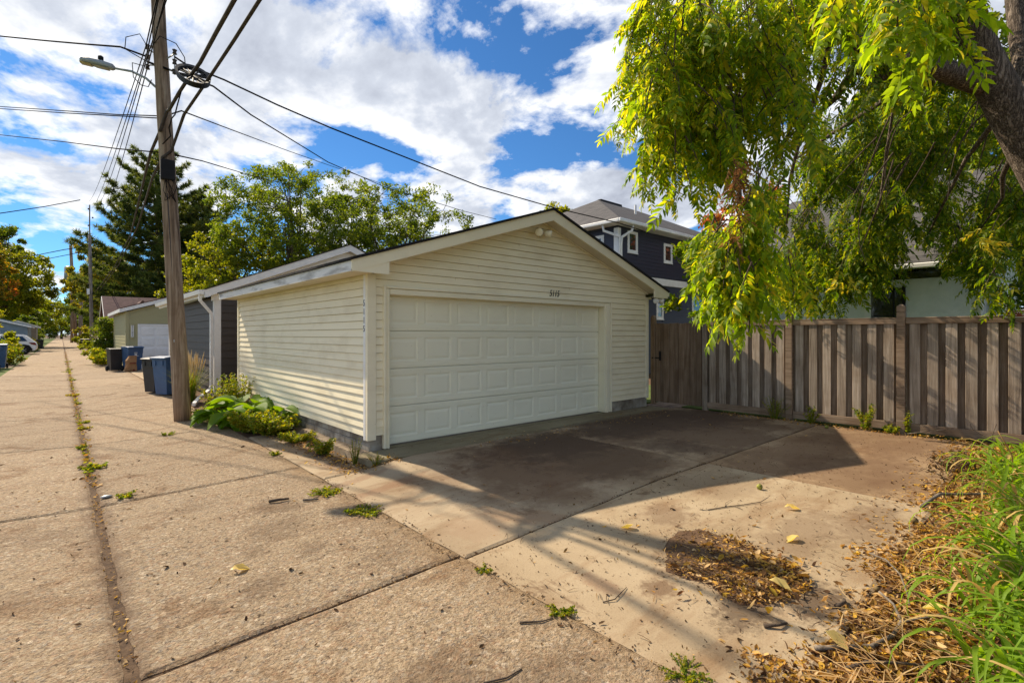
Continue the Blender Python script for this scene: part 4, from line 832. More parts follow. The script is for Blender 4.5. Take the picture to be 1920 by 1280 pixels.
cb = bevel(shell(1).build('body', m_carpaint, ca), .06, 3)
for s in (-1, 1):
    def side(pts, o0=0.0, o1=.012):
        v = []
        for o_ in (o0, o1):
            for x, z in pts: v.append((x, s * (.92 - clamp((z - 1.0) / .7) * .20 + o_), z))
        n = len(pts); return MB().add(v, [tuple(range(n)), tuple(range(n, 2*n))] + [(i, (i+1) % n, (i+1) % n + n, i + n) for i in range(n)])
    side([(.62, 1.14), (.92, 1.52), (1.35, 1.56), (1.35, 1.12)]).build('window', m_glass, ca); side([(1.42, 1.12), (1.42, 1.56), (2.2, 1.58), (2.35, 1.11)]).build('window', m_glass, ca); side([(2.42, 1.11), (2.3, 1.57), (2.68, 1.5), (3.2, 1.10)]).build('window', m_glass, ca)
    side([(.04, .78), (.14, 1.0), (.55, 1.02), (.40, .88)], 0, .02).build('tail_light', m_red, ca); side([(.35, .32), (.3, .45), (.5, .78), (.85, .88), (1.2, .78), (1.38, .45), (1.35, .32)], 0, .015).build('wheel_arch', m_rubber, ca); side([(3.15, .32), (3.1, .45), (3.3, .78), (3.65, .88), (4.0, .78), (4.18, .45), (4.15, .32)], 0, .015).build('wheel_arch', m_rubber, ca)
    for wx_ in (.85, 3.65):
        wl = MB().lathe([(.2, -.1), (.33, -.1), (.35, -.07), (.35, .07), (.33, .1), (.2, .1)], (wx_, s*.86, .35), 24, 'y').build('wheel', m_rubber, ca, True)
        MB().lathe([(.22, -.105), (.22, .105)], (wx_, s*.86, .35), 20, 'y').build('rim', m_blackm, wl)
        for k in range(5):
            a = k * 2 * math.pi / 5; MB().tube([(wx_, s*.975, .35), (wx_ + .2*math.cos(a), s*.97, .35 + .2*math.sin(a))], .028, 5).build('spoke', m_galv, wl)
MB().box(.9, 2.4, -.60, -.56, 1.70, 1.74).build('roof_rail', m_galv, ca); MB().box(.9, 2.4, .56, .60, 1.70, 1.74).build('roof_rail', m_galv, ca)
MB().add([(.40, -.68, 1.26), (.40, .68, 1.26), (.72, .6, 1.585), (.72, -.6, 1.585), (.37, -.68, 1.26), (.37, .68, 1.26), (.69, .6, 1.59), (.69, -.6, 1.59)], [(4, 5, 6, 7), (0, 3, 2, 1), (0, 1, 5, 4), (1, 2, 6, 5), (2, 3, 7, 6), (3, 0, 4, 7)]).build('rear_window', m_glass, ca)

# ------------------------------------------------------------------ utility poles
def pole_pts(base, top, r0, r1, n=9): return [Vector(base).lerp(Vector(top), k / n) + Vector((random.uniform(-.008, .008), random.uniform(-.008, .008), 0)) for k in range(n + 1)], [lerp(r0, r1, k / n) for k in range(n + 1)]
PB = Vector((1.82, 11.9, -.3)); PT = at(288, -120, 10.25)
up = thing('utility_pole', 'tall leaning brown wooden utility pole beside the cream garage', 'utility pole', PB)
def rel(p): return Vector(p) - PB
pp, rr = pole_pts((0, 0, 0), rel(PT), .155, .115, 14); po = MB().tube(pp, rr, 18).build('shaft', m_pole, up, True)
def on_pole(z): return PB.lerp(PT, (z - PB.z) / (PT.z - PB.z))
# side crack strip and a ground-wire moulding down the shaft
MB().tube([rel(on_pole(z)) + Vector((-.05, -.128, 0)) for z in (0.1, 1.5, 3, 4.4)], .011, 5).build('ground_wire', m_cable, up)
MB().box(-.17, -.155, -.03, .02, 1.75, 1.80).build('tag', m_galv, up)
cz = 4.95; c = rel(on_pole(cz)); bevel(MB().box(c.x - .14, c.x + .10, c.y - .20, c.y - .09, c.z - .28, c.z + .12).build('junction_box', m_blackm, up), .015)
for k in range(10): MB().tube([c + Vector((random.uniform(-.12, .12), -.14, -.2)), c + Vector((random.uniform(-.2, .2), -.22, -.4 + random.uniform(-.2, .1))), c + Vector((random.uniform(-.1, .12), -.16, -.7))], .006, 4).build('loose_wire', m_wire, up)
def rack(zc_, side, n, name='insulator'):
    c = rel(on_pole(zc_)); ax = Vector((-C_, S_, 0)) * side      # across the view
    o = c + ax * .27
    MB().tube([c, o + Vector((0, 0, .16))], .014, 6).build('bracket', m_galv, up); MB().tube([c + Vector((0, 0, -.18)), o + Vector((0, 0, -.16))], .014, 6).build('bracket', m_galv, up)
    MB().tube([o + Vector((0, 0, .26)), o + Vector((0, 0, -.26))], .012, 6).build('rack_rod', m_galv, up)
    for k in range(n):
        z = lerp(.2, -.2, k / max(1, n - 1)); MB().lathe([(.02, z - .045), (.045, z - .04), (.03, z - .012), (.03, z + .012), (.045, z + .04), (.02, z + .045)], o, 12).build(name, m_cable, up, True)
    return PB + o
RL = rack(7.20, 1, 3); RR = rack(7.10, -1, 3)
# cobra-head street lamp on an arm
LB = on_pole(6.50)
la = thing('street_lamp', 'grey cobra-head street lamp on a curved arm of the leaning pole', 'street lamp', LB)
tip = at(214, 128, 9.9) - LB
MB().tube([Vector((0, 0, 0)), tip * .16 + Vector((0, 0, .02)), tip * .35 + Vector((0, 0, .10)), tip * .65 + Vector((0, 0, .10)), tip], .024, 8).build('arm', m_lampgrey, la, True)
MB().box(-.10, .02, -.05, .05, -.10, .08).build('arm_bracket', m_lampgrey, la)
end = at(150, 112, 9.75) - LB; dv = (end - tip); ln = dv.length; dv.normalize(); sd = dv.cross(Vector((0, 0, 1))).normalized(); upv = sd.cross(dv).normalized()
def ring_(t_, wd, hh, dn, n=12): return [tip + dv * ln * t_ + sd * wd * math.cos(2*math.pi*k/n) + upv * ((hh if math.sin(2*math.pi*k/n) > 0 else dn) * math.sin(2*math.pi*k/n)) for k in range(n)]
prs = [(-.02, .035, .035, .035), (.05, .075, .07, .05), (.35, .10, .085, .055), (.7, .115, .08, .06), (.92, .09, .06, .05), (1.0, .03, .03, .02)]
v = [p for r_ in prs for p in ring_(*r_)]; f = [(r*12+k, r*12+(k+1) % 12, (r+1)*12+(k+1) % 12, (r+1)*12+k) for r in range(5) for k in range(12)] + [tuple(range(11, -1, -1)), tuple(60+k for k in range(12))]
MB().add(v, f).build('housing', m_lampgrey, la, True)
def lens(t0, t1, wd, dep, nm, mt):
    v = []
    for t_ in (t0, (t0+t1)/2, t1):
        for s_ in (-1, -.5, .5, 1): v.append(tip + dv*ln*t_ + sd*wd*s_ - upv*(.052 + dep*(1 if abs(s_) < .9 else 0)))
    MB().add(v, [(r*4+k, r*4+k+1, (r+1)*4+k+1, (r+1)*4+k) for r in range(2) for k in range(3)]).build(nm, mt, la)
lens(.62, .95, .085, .02, 'lens', m_lens); lens(.12, .55, .08, .008, 'reflector_door', m_galv)
pc = tip + dv * ln * .42 + upv * .085; MB().lathe([(.045, 0), (.045, .07), (.03, .085)], pc, 12).build('photocell', m_blackm, la, True)
# other poles
def pole2(label, base, h, r, lean=(0, 0), mat=None):
    t = thing('utility_pole', label, 'utility pole', base); MB().tube([(0, 0, 0), (lean[0]/2, lean[1]/2, h/2), (lean[0], lean[1], h)], [r, r*.9, r*.75], 12).build('shaft', mat or m_pole_grey, t, True); return t
p2 = pole2('slim grey utility pole in front of the big pine', (2.5, 72.2, -.1), 12.6, .19, (-.2, 0))
MB().box(-.45, -.2, -.25, -.1, 6.1, 6.7).build('equipment_box', m_white, p2); MB().tube([(-.2, 0, 12.6), (-.2, 0, 15.9)], .06, 6).build('pole_top', m_pole_grey, p2)
for k in range(3): MB().lathe([(.05, -.08), (.09, 0), (.05, .08)], (-.2 + (.25 if k == 1 else -.1), -.2, 13.6 + k*.9), 8).build('insulator', m_cable, p2)
p3 = pole2('dark pole with a transformer can far down the alley', (2.35, 145, -.1), 21, .36, (-.9, 0), m_pole); MB().lathe([(.3, 13.4), (.75, 13.6), (.75, 16.2), (.3, 16.4)], (-1.2, 0, 0), 14).build('transformer', m_galv, p3, True)
pole2('second of the three clustered poles far down the alley, without a transformer', (2.9, 138, -.1), 16.0, .38, (.2, 0)); pole2('thinnest of the three clustered poles far down the alley', (1.6, 140, -.1), 11, .26, (0, 0), m_pole)

# ------------------------------------------------------------------ wires
def sag(a, b, s, n=18):
    a, b = Vector(a), Vector(b); return [a.lerp(b, k / n) - Vector((0, 0, s * 4 * (k / n) * (1 - k / n))) for k in range(n + 1)]
def wire(name, label, pts, r, mat=None, n=5, group='overhead wires at the leaning pole'):
    return tag(MB().tube(pts, r, n).build(name, mat or m_wire, None, True), label, 'cable' if 'cable' in name else 'wire', group)
ends2 = [at(167, 378, 56), at(172, 390, 56), at(182, 385, 56), at(190, 400, 56)]
for k in range(4):
    a = RL + Vector((random.uniform(-.03, .03), 0, .2 - k * .14)); far_lab = ['highest', 'second', 'third', 'lowest'][k]
    fwd = at((300, 303, 322, 316)[k], -30, 6.8)
    wire('power_wire', f'{far_lab} of the four thin power wires running down the alley past the lamp', sag(ends2[k], a, .5 + .1*k, 26) + sag(a, fwd, .0, 4)[1:] + [fwd + (fwd - a).normalized() * 6], .011)
J = lambda x, y, d: at(x, y, d)
wire('service_wire', 'twisted service wire sweeping over the garage roof toward the navy house', [RR + Vector((0, 0, .1)), J(350, 122, 10.2), J(420, 150, 10.6), J(520, 197, 11.5), J(620, 240, 12.4), J(760, 295, 14), J(900, 350, 16), J(1040, 390, 17.6), J(1160, 418, 19.0), J(1215, 436, 20.4)], .019)
wire('service_wire', 'service wire dropping from the spool ring behind the elm crowns', [RL + Vector((0, 0, -.1)), J(310, 128, 10.1), J(400, 162, 12), J(470, 215, 15), J(540, 258, 19), J(615, 304, 24), J(720, 350, 32), J(870, 396, 40), J(930, 411, 45)], .022)
wire('service_wire', 'thin wire leaving the pole between the two thick cables toward the elms', [on_pole(6.0), J(340, 208, 10.6), J(430, 242, 15), J(540, 283, 22), J(640, 318, 30), J(760, 360, 40)], .015)
wire('service_wire', 'lowest thin wire leaving the pole in front of the pine toward the elm', [on_pole(5.25), J(380, 302, 14), J(460, 326, 20), J(560, 352, 28)], .016)
wire('service_wire', 'thick twisted service wire crossing the sky above the street lamp', [J(-80, 60, 16), J(0, 68, 14.5), J(80, 76, 13), J(160, 83, 11.5), J(225, 88, 10.3), RL], .019)
wire('service_wire', 'upper of two parallel wires meeting the pole below the lamp', [J(-60, 195, 17), J(0, 200, 16), J(120, 208, 13), J(220, 215, 11), on_pole(6.0)], .012)
wire('service_wire', 'lower of two parallel wires meeting the pole below the lamp', [J(-60, 199, 17.2), J(0, 204, 16.1), J(120, 212, 13), J(220, 217.5, 11), on_pole(5.95)], .012)
wire('service_wire', 'wire crossing the blue sky toward the tip of the pine', [J(-60, 248, 20), J(0, 253, 18), J(120, 266, 14), J(220, 279, 11), on_pole(5.25)], .013)
wire('service_wire', 'wire reaching the slim pole from across the alley', [J(-60, 412, 45), J(0, 400, 47), J(80, 388, 52), J(150, 375, 56)], .045)
wire('service_wire', 'upper wire over the turning maple across the alley', [J(-20, 492, 70), J(60, 480, 66), J(120, 468, 60), J(165, 462, 57)], .05)
wire('service_wire', 'lower wire over the turning maple across the alley', [J(-20, 508, 70), J(85, 486, 66), J(165, 470, 57)], .04)
wire('communication_cable', 'thick bundled cable carrying the spool ring up out of the picture', [J(180, 546, 55), J(215, 500, 40), J(245, 440, 28), J(262, 370, 18), J(275, 315, 13.5), J(283, 285, 11.2), on_pole(5.65) + Vector((-.10, -.14, 0)), on_pole(6.05) + Vector((.02, -.16, 0)), J(318, 205, 9.6), J(335, 175, 9.2), J(348, 155, 8.9), J(375, 118, 8.3), J(405, 62, 7.4), J(445, -10, 6.5), J(475, -60, 5.9)], .030, m_cable, 8)
wire('communication_cable', 'lower thick cable rising past the spool ring out of the picture', [J(187, 545, 55), J(222, 497, 38), J(258, 425, 24), J(285, 335, 13), on_pole(5.1) + Vector((-.10, -.15, 0)), on_pole(5.25) + Vector((.05, -.17, 0)), J(345, 215, 9.3), J(395, 142, 8.4), J(440, 74, 7.5), J(492, -8, 6.6), J(530, -65, 6.0)], .026, m_cable, 8)
wire('splice_cable', 'short tail of cable hanging below the spool ring', [J(340, 170, 9.1), J(333, 195, 9.25), J(328, 215, 9.4), J(322, 222, 9.5), J(317, 240, 9.7), J(320, 255, 9.8), J(305, 270, 9.9)], .012)
for k, (x, y, d) in enumerate(((240, 66, 9.9),)):
    wire('jumper_wire', 'looped jumper wire beside the insulators above the street lamp', [RL + Vector((0, 0, .2)), J(262, 64, 9.95), J(236, 70, 10), J(234, 92, 10), J(248, 100, 10), RL + Vector((0, 0, -.1))], .009)
wire('jumper_wire', 'jumper wire arching from the pole toward the spool ring', [RL + Vector((0, 0, .1)), J(300, 68, 10), J(330, 82, 9.9), J(346, 108, 9.8), J(348, 125, 9.7), J(360, 128, 9.6)], .009)
wire('jumper_wire', 'hanging loop of wire below the street lamp arm', [RL + Vector((0, 0, -.2)), J(248, 118, 10), J(250, 145, 10), J(265, 160, 10), J(278, 163, 10), J(284, 150, 10.1)], .009)
# slack storage ring
SRc = J(362, 142, 8.75); sr = thing('cable_spool_ring', 'black oval spoked ring storing slack on the thick cable', 'spool ring', SRc)
axA = (J(394, 152, 8.75) - SRc); axB = (J(362, 128, 9.35) - SRc)
def el(k, s=1.0, n=28): return axA * math.cos(2*math.pi*k/n) * s + axB * math.sin(2*math.pi*k/n) * s
up_ = axA.cross(axB).normalized()
v = []; 
for k in range(28):
    for s, hgt in ((1.0, -.045), (1.06, .045), (.9, .03), (.88, -.03)): v.append(el(k, s) + up_ * hgt)
MB().add(v, [(k*4+i, k*4+(i+1) % 4, ((k+1) % 28)*4+(i+1) % 4, ((k+1) % 28)*4+i) for k in range(28) for i in range(4)]).build('rim', m_blackm, sr)
for k in range(7): MB().tube([el(k*2+1, .92), el(k*2+15, .92)], .014, 5).build('spoke', m_blackm, sr)
for s in (-.25, .25): MB().tube([axA * -.95 * 1 + axB * s, axA * .95 + axB * s], .016, 5).build('spoke', m_blackm, sr)
# ------------------------------------------------------------------ trees
def gz(x, y):
    x, y = np.asarray(x), np.asarray(y); z = -0.10 * (1 - np.clip((x - 2.3) / 2.7, 0, 1))
    s = np.clip((y - 4.5) / 1.4, 0, 1); q = np.clip((x - 2.75) / .75, 0, 1); z = z * (1 - .92 * s * s * (3 - 2 * s) * q * q * (3 - 2 * q))
    z = np.where(x < 2.3, -.10 - .055 * (1 - np.minimum(1, np.abs(x - .27) / 2)), z); return np.where((y > 5.94) & (x > 2.9), -.003, z)
def unit(n):
    v = RNG.normal(size=(n, 3)); return v / np.linalg.norm(v, axis=1, keepdims=True)
def leaf_cloud(centers, radii, per, size, aspect=0.55, flat=0.0, up_bias=0.3, shell=0.45):
    """small pointed leaves spread through balls round the given centres: two triangles each, folded on the midrib"""
    C = np.repeat(np.asarray(centers, float), per, axis=0); Rr = np.repeat(np.asarray(radii, float), per); n = len(C)
    d = unit(n); r = Rr * (shell + (1 - shell) * RNG.random(n)) * RNG.random(n) ** 0.25
    P = C + d * r[:, None] * np.array([1, 1, 0.85])
    nrm = unit(n) + np.array([0, 0, up_bias]); nrm /= np.linalg.norm(nrm, axis=1, keepdims=True)
    a = np.cross(nrm, unit(n)); a /= np.linalg.norm(a, axis=1, keepdims=True) + 1e-9; b = np.cross(nrm, a)
    L_ = size * (0.6 + 0.8 * RNG.random(n))[:, None]; W_ = L_ * aspect
    v = np.stack([P - a * L_ * .5, P + b * W_ * .5 + nrm * W_ * .18, P + a * L_ * .5, P - b * W_ * .5 + nrm * W_ * .18], 1).reshape(-1, 3)
    i = np.arange(n)[:, None] * 4; f = np.concatenate([i + [0, 1, 2], i + [0, 2, 3]], 1).reshape(-1, 3)
    return v, f
def bez(a, b, c, n): return [a * (1 - t) ** 2 + b * 2 * t * (1 - t) + c * t * t for t in [k / n for k in range(n + 1)]]
def broad_tree(name, label, base, h, rx, rz, ctr_h, nclu, per, leaf, mat, trunk_r=.3, ry=None, clu_r=(0.9, 1.7), bark=None, fork=.35, seed=1, group=None, shape=1.0, off=(0, 0)):
    rr = random.Random(seed); base = Vector(base); ry = ry or rx; t = thing(name, label, 'tree', base, 0, group)
    c0 = Vector((off[0], off[1], ctr_h)); cents = []; rads = []
    tries = 0
    while len(cents) < nclu and tries < nclu * 30:
        tries += 1
        d = Vector((rr.gauss(0, 1), rr.gauss(0, 1), rr.gauss(0, 1))).normalized(); q = rr.random() ** .36 * (1 + .12 * math.sin(d.x * 5 + seed) * math.cos(d.z * 4 + d.y * 3))
        p = c0 + Vector((d.x * rx * q, d.y * ry * q, d.z * rz * q * (1 if d.z > 0 else .8)))
        if p.z < h * .16: continue
        cents.append(p); rads.append(rr.uniform(*clu_r) * (1.05 - .35 * q))
    fk = Vector((rr.uniform(-.2, .2), rr.uniform(-.2, .2), h * fork))
    MB().tube([(0, 0, -.3), fk * .5 + Vector((rr.uniform(-.1, .1), rr.uniform(-.1, .1), 0)), fk], [trunk_r * 1.2, trunk_r, trunk_r * .85], 10).build('trunk', bark or m_bark, t, True)
    lm = MB(); nm = min(13, len(cents)); nodes = []
    for c in sorted(cents[:nm * 3], key=lambda q: -((q - fk).length))[:nm]:
        m = fk.lerp(c, .5) + Vector((rr.gauss(0, .05), rr.gauss(0, .05), .12)) * (c - fk).length; pts = bez(Vector((0, 0, fk.z * rr.uniform(.7, 1.0))), m, c, 7)
        lm.tube(pts, [trunk_r * x for x in (.50, .40, .32, .25, .19, .13, .08, .04)], 6, False); nodes += [(p, trunk_r * (.42 - .05 * k)) for k, p in enumerate(pts[1:], 1)]
    for c in cents[::2]:
        p, r_ = min(nodes, key=lambda q: (q[0] - c).length + max(0, q[0].z - c.z) * 1.5); m = p.lerp(c, .55) + Vector((rr.gauss(0, .12), rr.gauss(0, .12), .10 * (c - p).length))
        lm.tube([p, m, c], [min(r_, trunk_r * .14) * .8, trunk_r * .06, trunk_r * .02], 4, False)
        if rr.random() < .25: nodes.append((m, trunk_r * .08))
    lb_ = lm.build('limbs', bark or m_bark, t, True); lb_['kind'] = 'stuff'
    v, f = leaf_cloud([tuple(c) for c in cents], rads, per, leaf)
    cr = link('crown', np_mesh('crown', v, tris=f), mat, t); return t

broad_tree('elm_tree', 'tall elm rising behind the charcoal garage, taller and wider of the two', at(555, 570, 38) * Vector((1,1,0)), 15.5, 6.2, 5.4, 9.3, 470, 95, .185, m_elm, .34, clu_r=(.55, 1.05), seed=3, group='elms behind the garages')
broad_tree('elm_tree', 'slimmer elm behind the cream garage roof, sparse on its outer side', at(735, 560, 38) * Vector((1,1,0)), 14.5, 6.2, 4.9, 8.4, 380, 90, .185, m_elm, .3, clu_r=(.5, 1.0), seed=5, group='elms behind the garages')
broad_tree('lime_tree', 'bright yellow-green tree between the pine and the elms', at(430, 560, 36) * Vector((1,1,0)), 10, 4.2, 4.0, 5.2, 170, 85, .22, m_lime, .24, clu_r=(.5, 1.0), seed=8)
broad_tree('maple_tree', 'maple turning orange at its edge across the alley', (-7.0, 76, -.1), 13.0, 3.6, 4.6, 7.6, 150, 100, .30, m_maple, .35, clu_r=(.7, 1.3), seed=11)
broad_tree('maple_tree', 'wide green maple across the alley behind the blue-grey garage', (-6.2, 100, -.1), 15.5, 6.2, 6.0, 8.6, 240, 100, .38, m_lime, .4, clu_r=(.8, 1.6), seed=12)
broad_tree('maple_tree', 'tall dark green tree at the edge of the picture above the orange maple', (-6.6, 86, -.1), 18.0, 3.4, 3.6, 12.2, 90, 100, .32, m_green, .4, clu_r=(.7, 1.3), seed=13)
broad_tree('yellow_tree', 'tree with golden leaves beside and behind the pine', (4.6, 96, -.1), 15.5, 4.6, 5.6, 9.4, 170, 110, .36, m_yellow, .35, clu_r=(.7, 1.4), seed=14)
ends = [(-10, 150, 15, 7, m_green), (9, 160, 22, 9, m_green), (-6, 215, 17, 8, m_lime), (8, 230, 18, 8, m_green), (0, 275, 17, 16, m_green), (-22, 130, 20, 9, m_green), (18, 118, 20, 8, m_lime)]
lab = ['dark green tree past the blue-grey garage closing the alley view', 'dark green tree past the clustered poles', 'pale green tree in the alley gap', 'green tree at the far end beyond the clustered poles', 'wide tree closing the end of the alley', 'green tree far behind the turning maple', 'pale tree far behind the yellow tree']
for (x, y, h, r, mt), lb_ in zip(ends, lab): broad_tree('far_tree', lb_, (x, y, -.1), h, r, h * .46, h * .46, 110, 110, .6, mt, .4, clu_r=(1.3, 2.6), seed=int(x * 7 + y), group='trees down the alley', fork=.25)
broad_tree('maple_tree', 'red-orange maple glimpsed above the white house roof', (25.5, 10.5, 0), 10, 2.8, 3.0, 6.2, 45, 170, .2, m_redtree, .2, clu_r=(.6, 1.1), seed=31)
broad_tree('far_tree', 'dark green tree standing behind the white house roof', (29, 4.5, 0), 13, 5.0, 5.2, 7.6, 90, 190, .27, m_green, .3, clu_r=(.9, 1.6), seed=33)
broad_tree('far_tree', 'dense green tree filling the sky past the walnut trunk', (22, -2.2, 0), 15, 4.6, 6.0, 8.4, 90, 200, .25, m_green, .3, clu_r=(.9, 1.6), seed=34)
broad_tree('far_tree', 'tree top showing over the ridge of the navy house', (32, 30, 0), 13.2, 4.5, 3.2, 10.0, 40, 150, .3, m_lime, .3, clu_r=(.8, 1.4), seed=35)
broad_tree('yard_tree', 'small green tree standing in the yard between navy and white houses', (18.2, 8.2, 0), 6.0, 2.4, 2.4, 3.4, 50, 190, .16, m_walnut_dk, .13, clu_r=(.5, .9), seed=36)

# pines: whorls of drooping boughs carrying brushes of needles
def pine(name, label, base, h, r0, nwh, seed, trunk_r=.4, start=.16, group=None, ns=1.4):
    rr = random.Random(seed); base = Vector(base); t = thing(name, label, 'tree', base, 0, group)
    MB().tube([(0, 0, -.3), (.1, 0, h * .4), (-.1, .1, h * .75), (0, 0, h)], [trunk_r * 1.1, trunk_r * .8, trunk_r * .4, .04], 10).build('trunk', m_bark, t, True)
    lm = MB(); tips = []; dirs = []
    for i in range(nwh):
        q = i / (nwh - 1); z = h * (start + (.985 - start) * q); rad = r0 * (1 - q) ** .62 * rr.uniform(.8, 1.12) + .35
        nb = 7 if q < .7 else 5
        a0 = rr.uniform(0, 6.28)
        for k in range(nb):
            a = a0 + k * 6.283 / nb + rr.uniform(-.3, .3); L_ = rad * rr.uniform(.62, 1.12); lift = lerp(.06, .55, q) * L_
            pts = [Vector((math.cos(a) * L_ * s, math.sin(a) * L_ * s, z + lift * s * s - .06 * L_ * math.sin(s * 3.1))) for s in (0, .35, .7, 1.0)]
            lm.tube(pts, [trunk_r * .16 * (1.1 - q * .6), trunk_r * .12 * (1.1 - q * .6), .035, .015], 4, False)
            m = max(3, int(L_ * 3.0))
            for j in range(m):
                s = lerp(.30, 1.0, (j + rr.random()) / m); c = pts[0].lerp(pts[3], s); c.z = z + lift * s * s - .06 * L_ * math.sin(s * 3.1)
                for _ in range(3):
                    sd_ = rr.choice((-1, 1)) * rr.uniform(.1, .55) * (1.15 - s * .6) * min(1.9, L_ * .42); cc_ = c + Vector((-math.sin(a) * sd_, math.cos(a) * sd_, rr.uniform(-.05, .22)))
                    tips.append(tuple(cc_)); dirs.append((math.cos(a) - math.sin(a) * sd_ * .9, math.sin(a) + math.cos(a) * sd_ * .9, .55 + .3 * q))
    o = lm.build('limbs', m_bark, t, True); o['kind'] = 'stuff'
    P = np.array(tips); D = np.array(dirs); D /= np.linalg.norm(D, axis=1, keepdims=True); nb = 22; n = len(P) * nb
    P = np.repeat(P, nb, 0); D = np.repeat(D, nb, 0) * .75 + unit(n) * .95; D /= np.linalg.norm(D, axis=1, keepdims=True)
    Ln = ns * (.30 + .20 * RNG.random(n))[:, None]; sd = np.cross(D, unit(n)); sd /= np.linalg.norm(sd, axis=1, keepdims=True) + 1e-9
    P = P + unit(n) * .07 * ns
    v = np.stack([P - sd * .032 * ns, P + sd * .032 * ns, P + D * Ln], 1).reshape(-1, 3); f = np.arange(n * 3).reshape(-1, 3)
    link('crown', np_mesh('crown', v, tris=f), m_pine, t); return t
pine('pine_tree', 'big dark white pine towering behind the olive garage', at(298, 600, 64) * Vector((1,1,0)), 24.6, 10.8, 19, 21, .62, .17)
pine('pine_tree', 'shorter bluish pine just past the leaning pole', at(372, 600, 68) * Vector((1,1,0)), 20.6, 6.2, 17, 22, .45, .2)

# ------------------------------------------------------------------ the walnut tree
def frond_mesh(name, npair, ln, lf, seed, droop=.5):
    """compound leaf: rachis with paired leaflets and one at the tip, folded along the midribs"""
    rr = random.Random(seed); v = []; f = []
    def rp(s): return Vector((ln * s * (1 - .10 * droop * s), 0, -droop * ln * .55 * s * s))
    m = 7
    for k in range(m + 1):
        p = rp(k / m); w_ = lerp(.0028, .0012, k / m); v += [(p.x, -w_, p.z), (p.x, w_, p.z), (p.x, 0, p.z + w_)]
    for k in range(m):
        for i in range(3): f += [(k*3+i, k*3+(i+1) % 3, (k+1)*3+(i+1) % 3), (k*3+i, (k+1)*3+(i+1) % 3, (k+1)*3+i)]
    def leaflet(p, d, l, w_):
        d = d.normalized(); sd = d.cross(Vector((0, 0, 1)))
        sd = sd.normalized() if sd.length > .01 else Vector((0, 1, 0)); up_ = sd.cross(d).normalized(); sd = (sd + up_ * rr.uniform(-.5, .5)).normalized(); up_ = sd.cross(d).normalized()
        o = len(v); c1, c2 = p + d * l * .32, p + d * l * .68 - Vector((0, 0, l * .05)); tp = p + d * l - Vector((0, 0, l * .16))
        for q in (p, c1 + sd * w_ * .5 + up_ * w_ * .14, c1, c1 - sd * w_ * .5 + up_ * w_ * .14, c2 + sd * w_ * .40 + up_ * w_ * .12, c2, c2 - sd * w_ * .40 + up_ * w_ * .12, tp): v.append(tuple(q))
        f.extend([tuple(o + i for i in t_) for t_ in ((0, 1, 2), (0, 2, 3), (1, 4, 5), (1, 5, 2), (2, 5, 6), (2, 6, 3), (4, 7, 5), (5, 7, 6))])
    for k in range(npair):
        s = lerp(.18, .97, k / (npair - 1)); p = rp(s); sz = lf * (.72 + .45 * math.sin(math.pi * min(1, .15 + s * .75)))
        for sg in (-1, 1):
            if rr.random() < .06: continue
            leaflet(p + Vector((rr.uniform(-.006, .006), 0, 0)), Vector((.62 + rr.uniform(-.2, .2), sg * (.8 + rr.uniform(-.15, .15)), -.42 + rr.uniform(-.35, .25))), sz * rr.uniform(.85, 1.12), sz * .34)
    leaflet(rp(1.0), Vector((1, rr.uniform(-.2, .2), -.7)), lf * .95, lf * .36)
    return v, f
FRV = [frond_mesh('leaf', n, l, s, k, d) for k, (n, l, s, d) in enumerate([(7, .30, .085, .5), (8, .36, .09, .8), (6, .25, .085, .9), (9, .40, .088, .6), (7, .33, .095, 1.1)])]
FRM = []
for k, (v, f) in enumerate(FRV): FRM.append(np_mesh('leaf', v, tris=f)); FRM[-1].materials.append(m_walnut)
FRA = [(np.array(v, np.float32), np.array(f, np.int32)) for v, f in FRV]

TB = at(2100, 780, 6.0); TB.z = -.1
wt = thing('walnut_tree', 'big black walnut with drooping leaves leaning over the driveway from the fence side', 'tree', TB)
def W(x, y, d): return at(x, y, d) - TB
MB().tube([(0, 0, -.2), W(2080, 620, 6.0), W(2040, 490, 6.0), W(1974, 362, 6.0), W(1934, 290, 6.0), W(1890, 205, 5.95), W(1838, 105, 5.9), W(1801, 0, 5.85), W(1775, -90, 5.8), W(1745, -220, 5.6)], [.38, .26, .225, .21, .20, .195, .185, .172, .165, .15], 16).build('trunk', m_bark, wt, True)
MB().tube([W(1945, 270, 6.1), W(1926, 170, 6.3), W(1912, 80, 6.5), W(1903, 0, 6.6), W(1896, -200, 6.9)], [.14, .115, .105, .10, .09], 12).build('stem', m_bark, wt, True)
def limb(pts, rads): MB().tube([W(*p) for p in pts], rads, 8).build('limb', m_bark, wt, True)
limb([(1885, 170, 6.0), (1820, 150, 5.9), (1760, 128, 5.7), (1700, 112, 5.5), (1640, 92, 5.4), (1560, 60, 5.3), (1470, 20, 5.2), (1380, -40, 5.2), (1290, -70, 5.3)], [.14, .125, .11, .095, .08, .065, .05, .04, .025])
limb([(1700, 112, 5.5), (1655, 150, 5.7), (1600, 130, 5.9), (1570, 180, 6.1), (1530, 215, 6.3), (1500, 212, 6.5)], [.05, .05, .05, .045, .035, .02])
limb([(1820, 150, 5.9), (1740, 155, 6.6), (1680, 170, 7.2), (1640, 200, 7.9), (1560, 250, 8.6), (1490, 300, 9.2)], [.06, .05, .045, .038, .03, .015])
limb([(1812, -40, 5.8), (1790, -110, 5.3), (1720, -120, 4.6), (1650, -90, 4.2), (1560, -80, 4.1), (1450, -70, 4.2)], [.09, .075, .06, .05, .04, .03])
limb([(1900, 210, 6.0), (1860, 235, 6.6), (1810, 300, 7.4), (1770, 380, 8.2), (1740, 440, 8.8)], [.045, .035, .028, .02, .012])
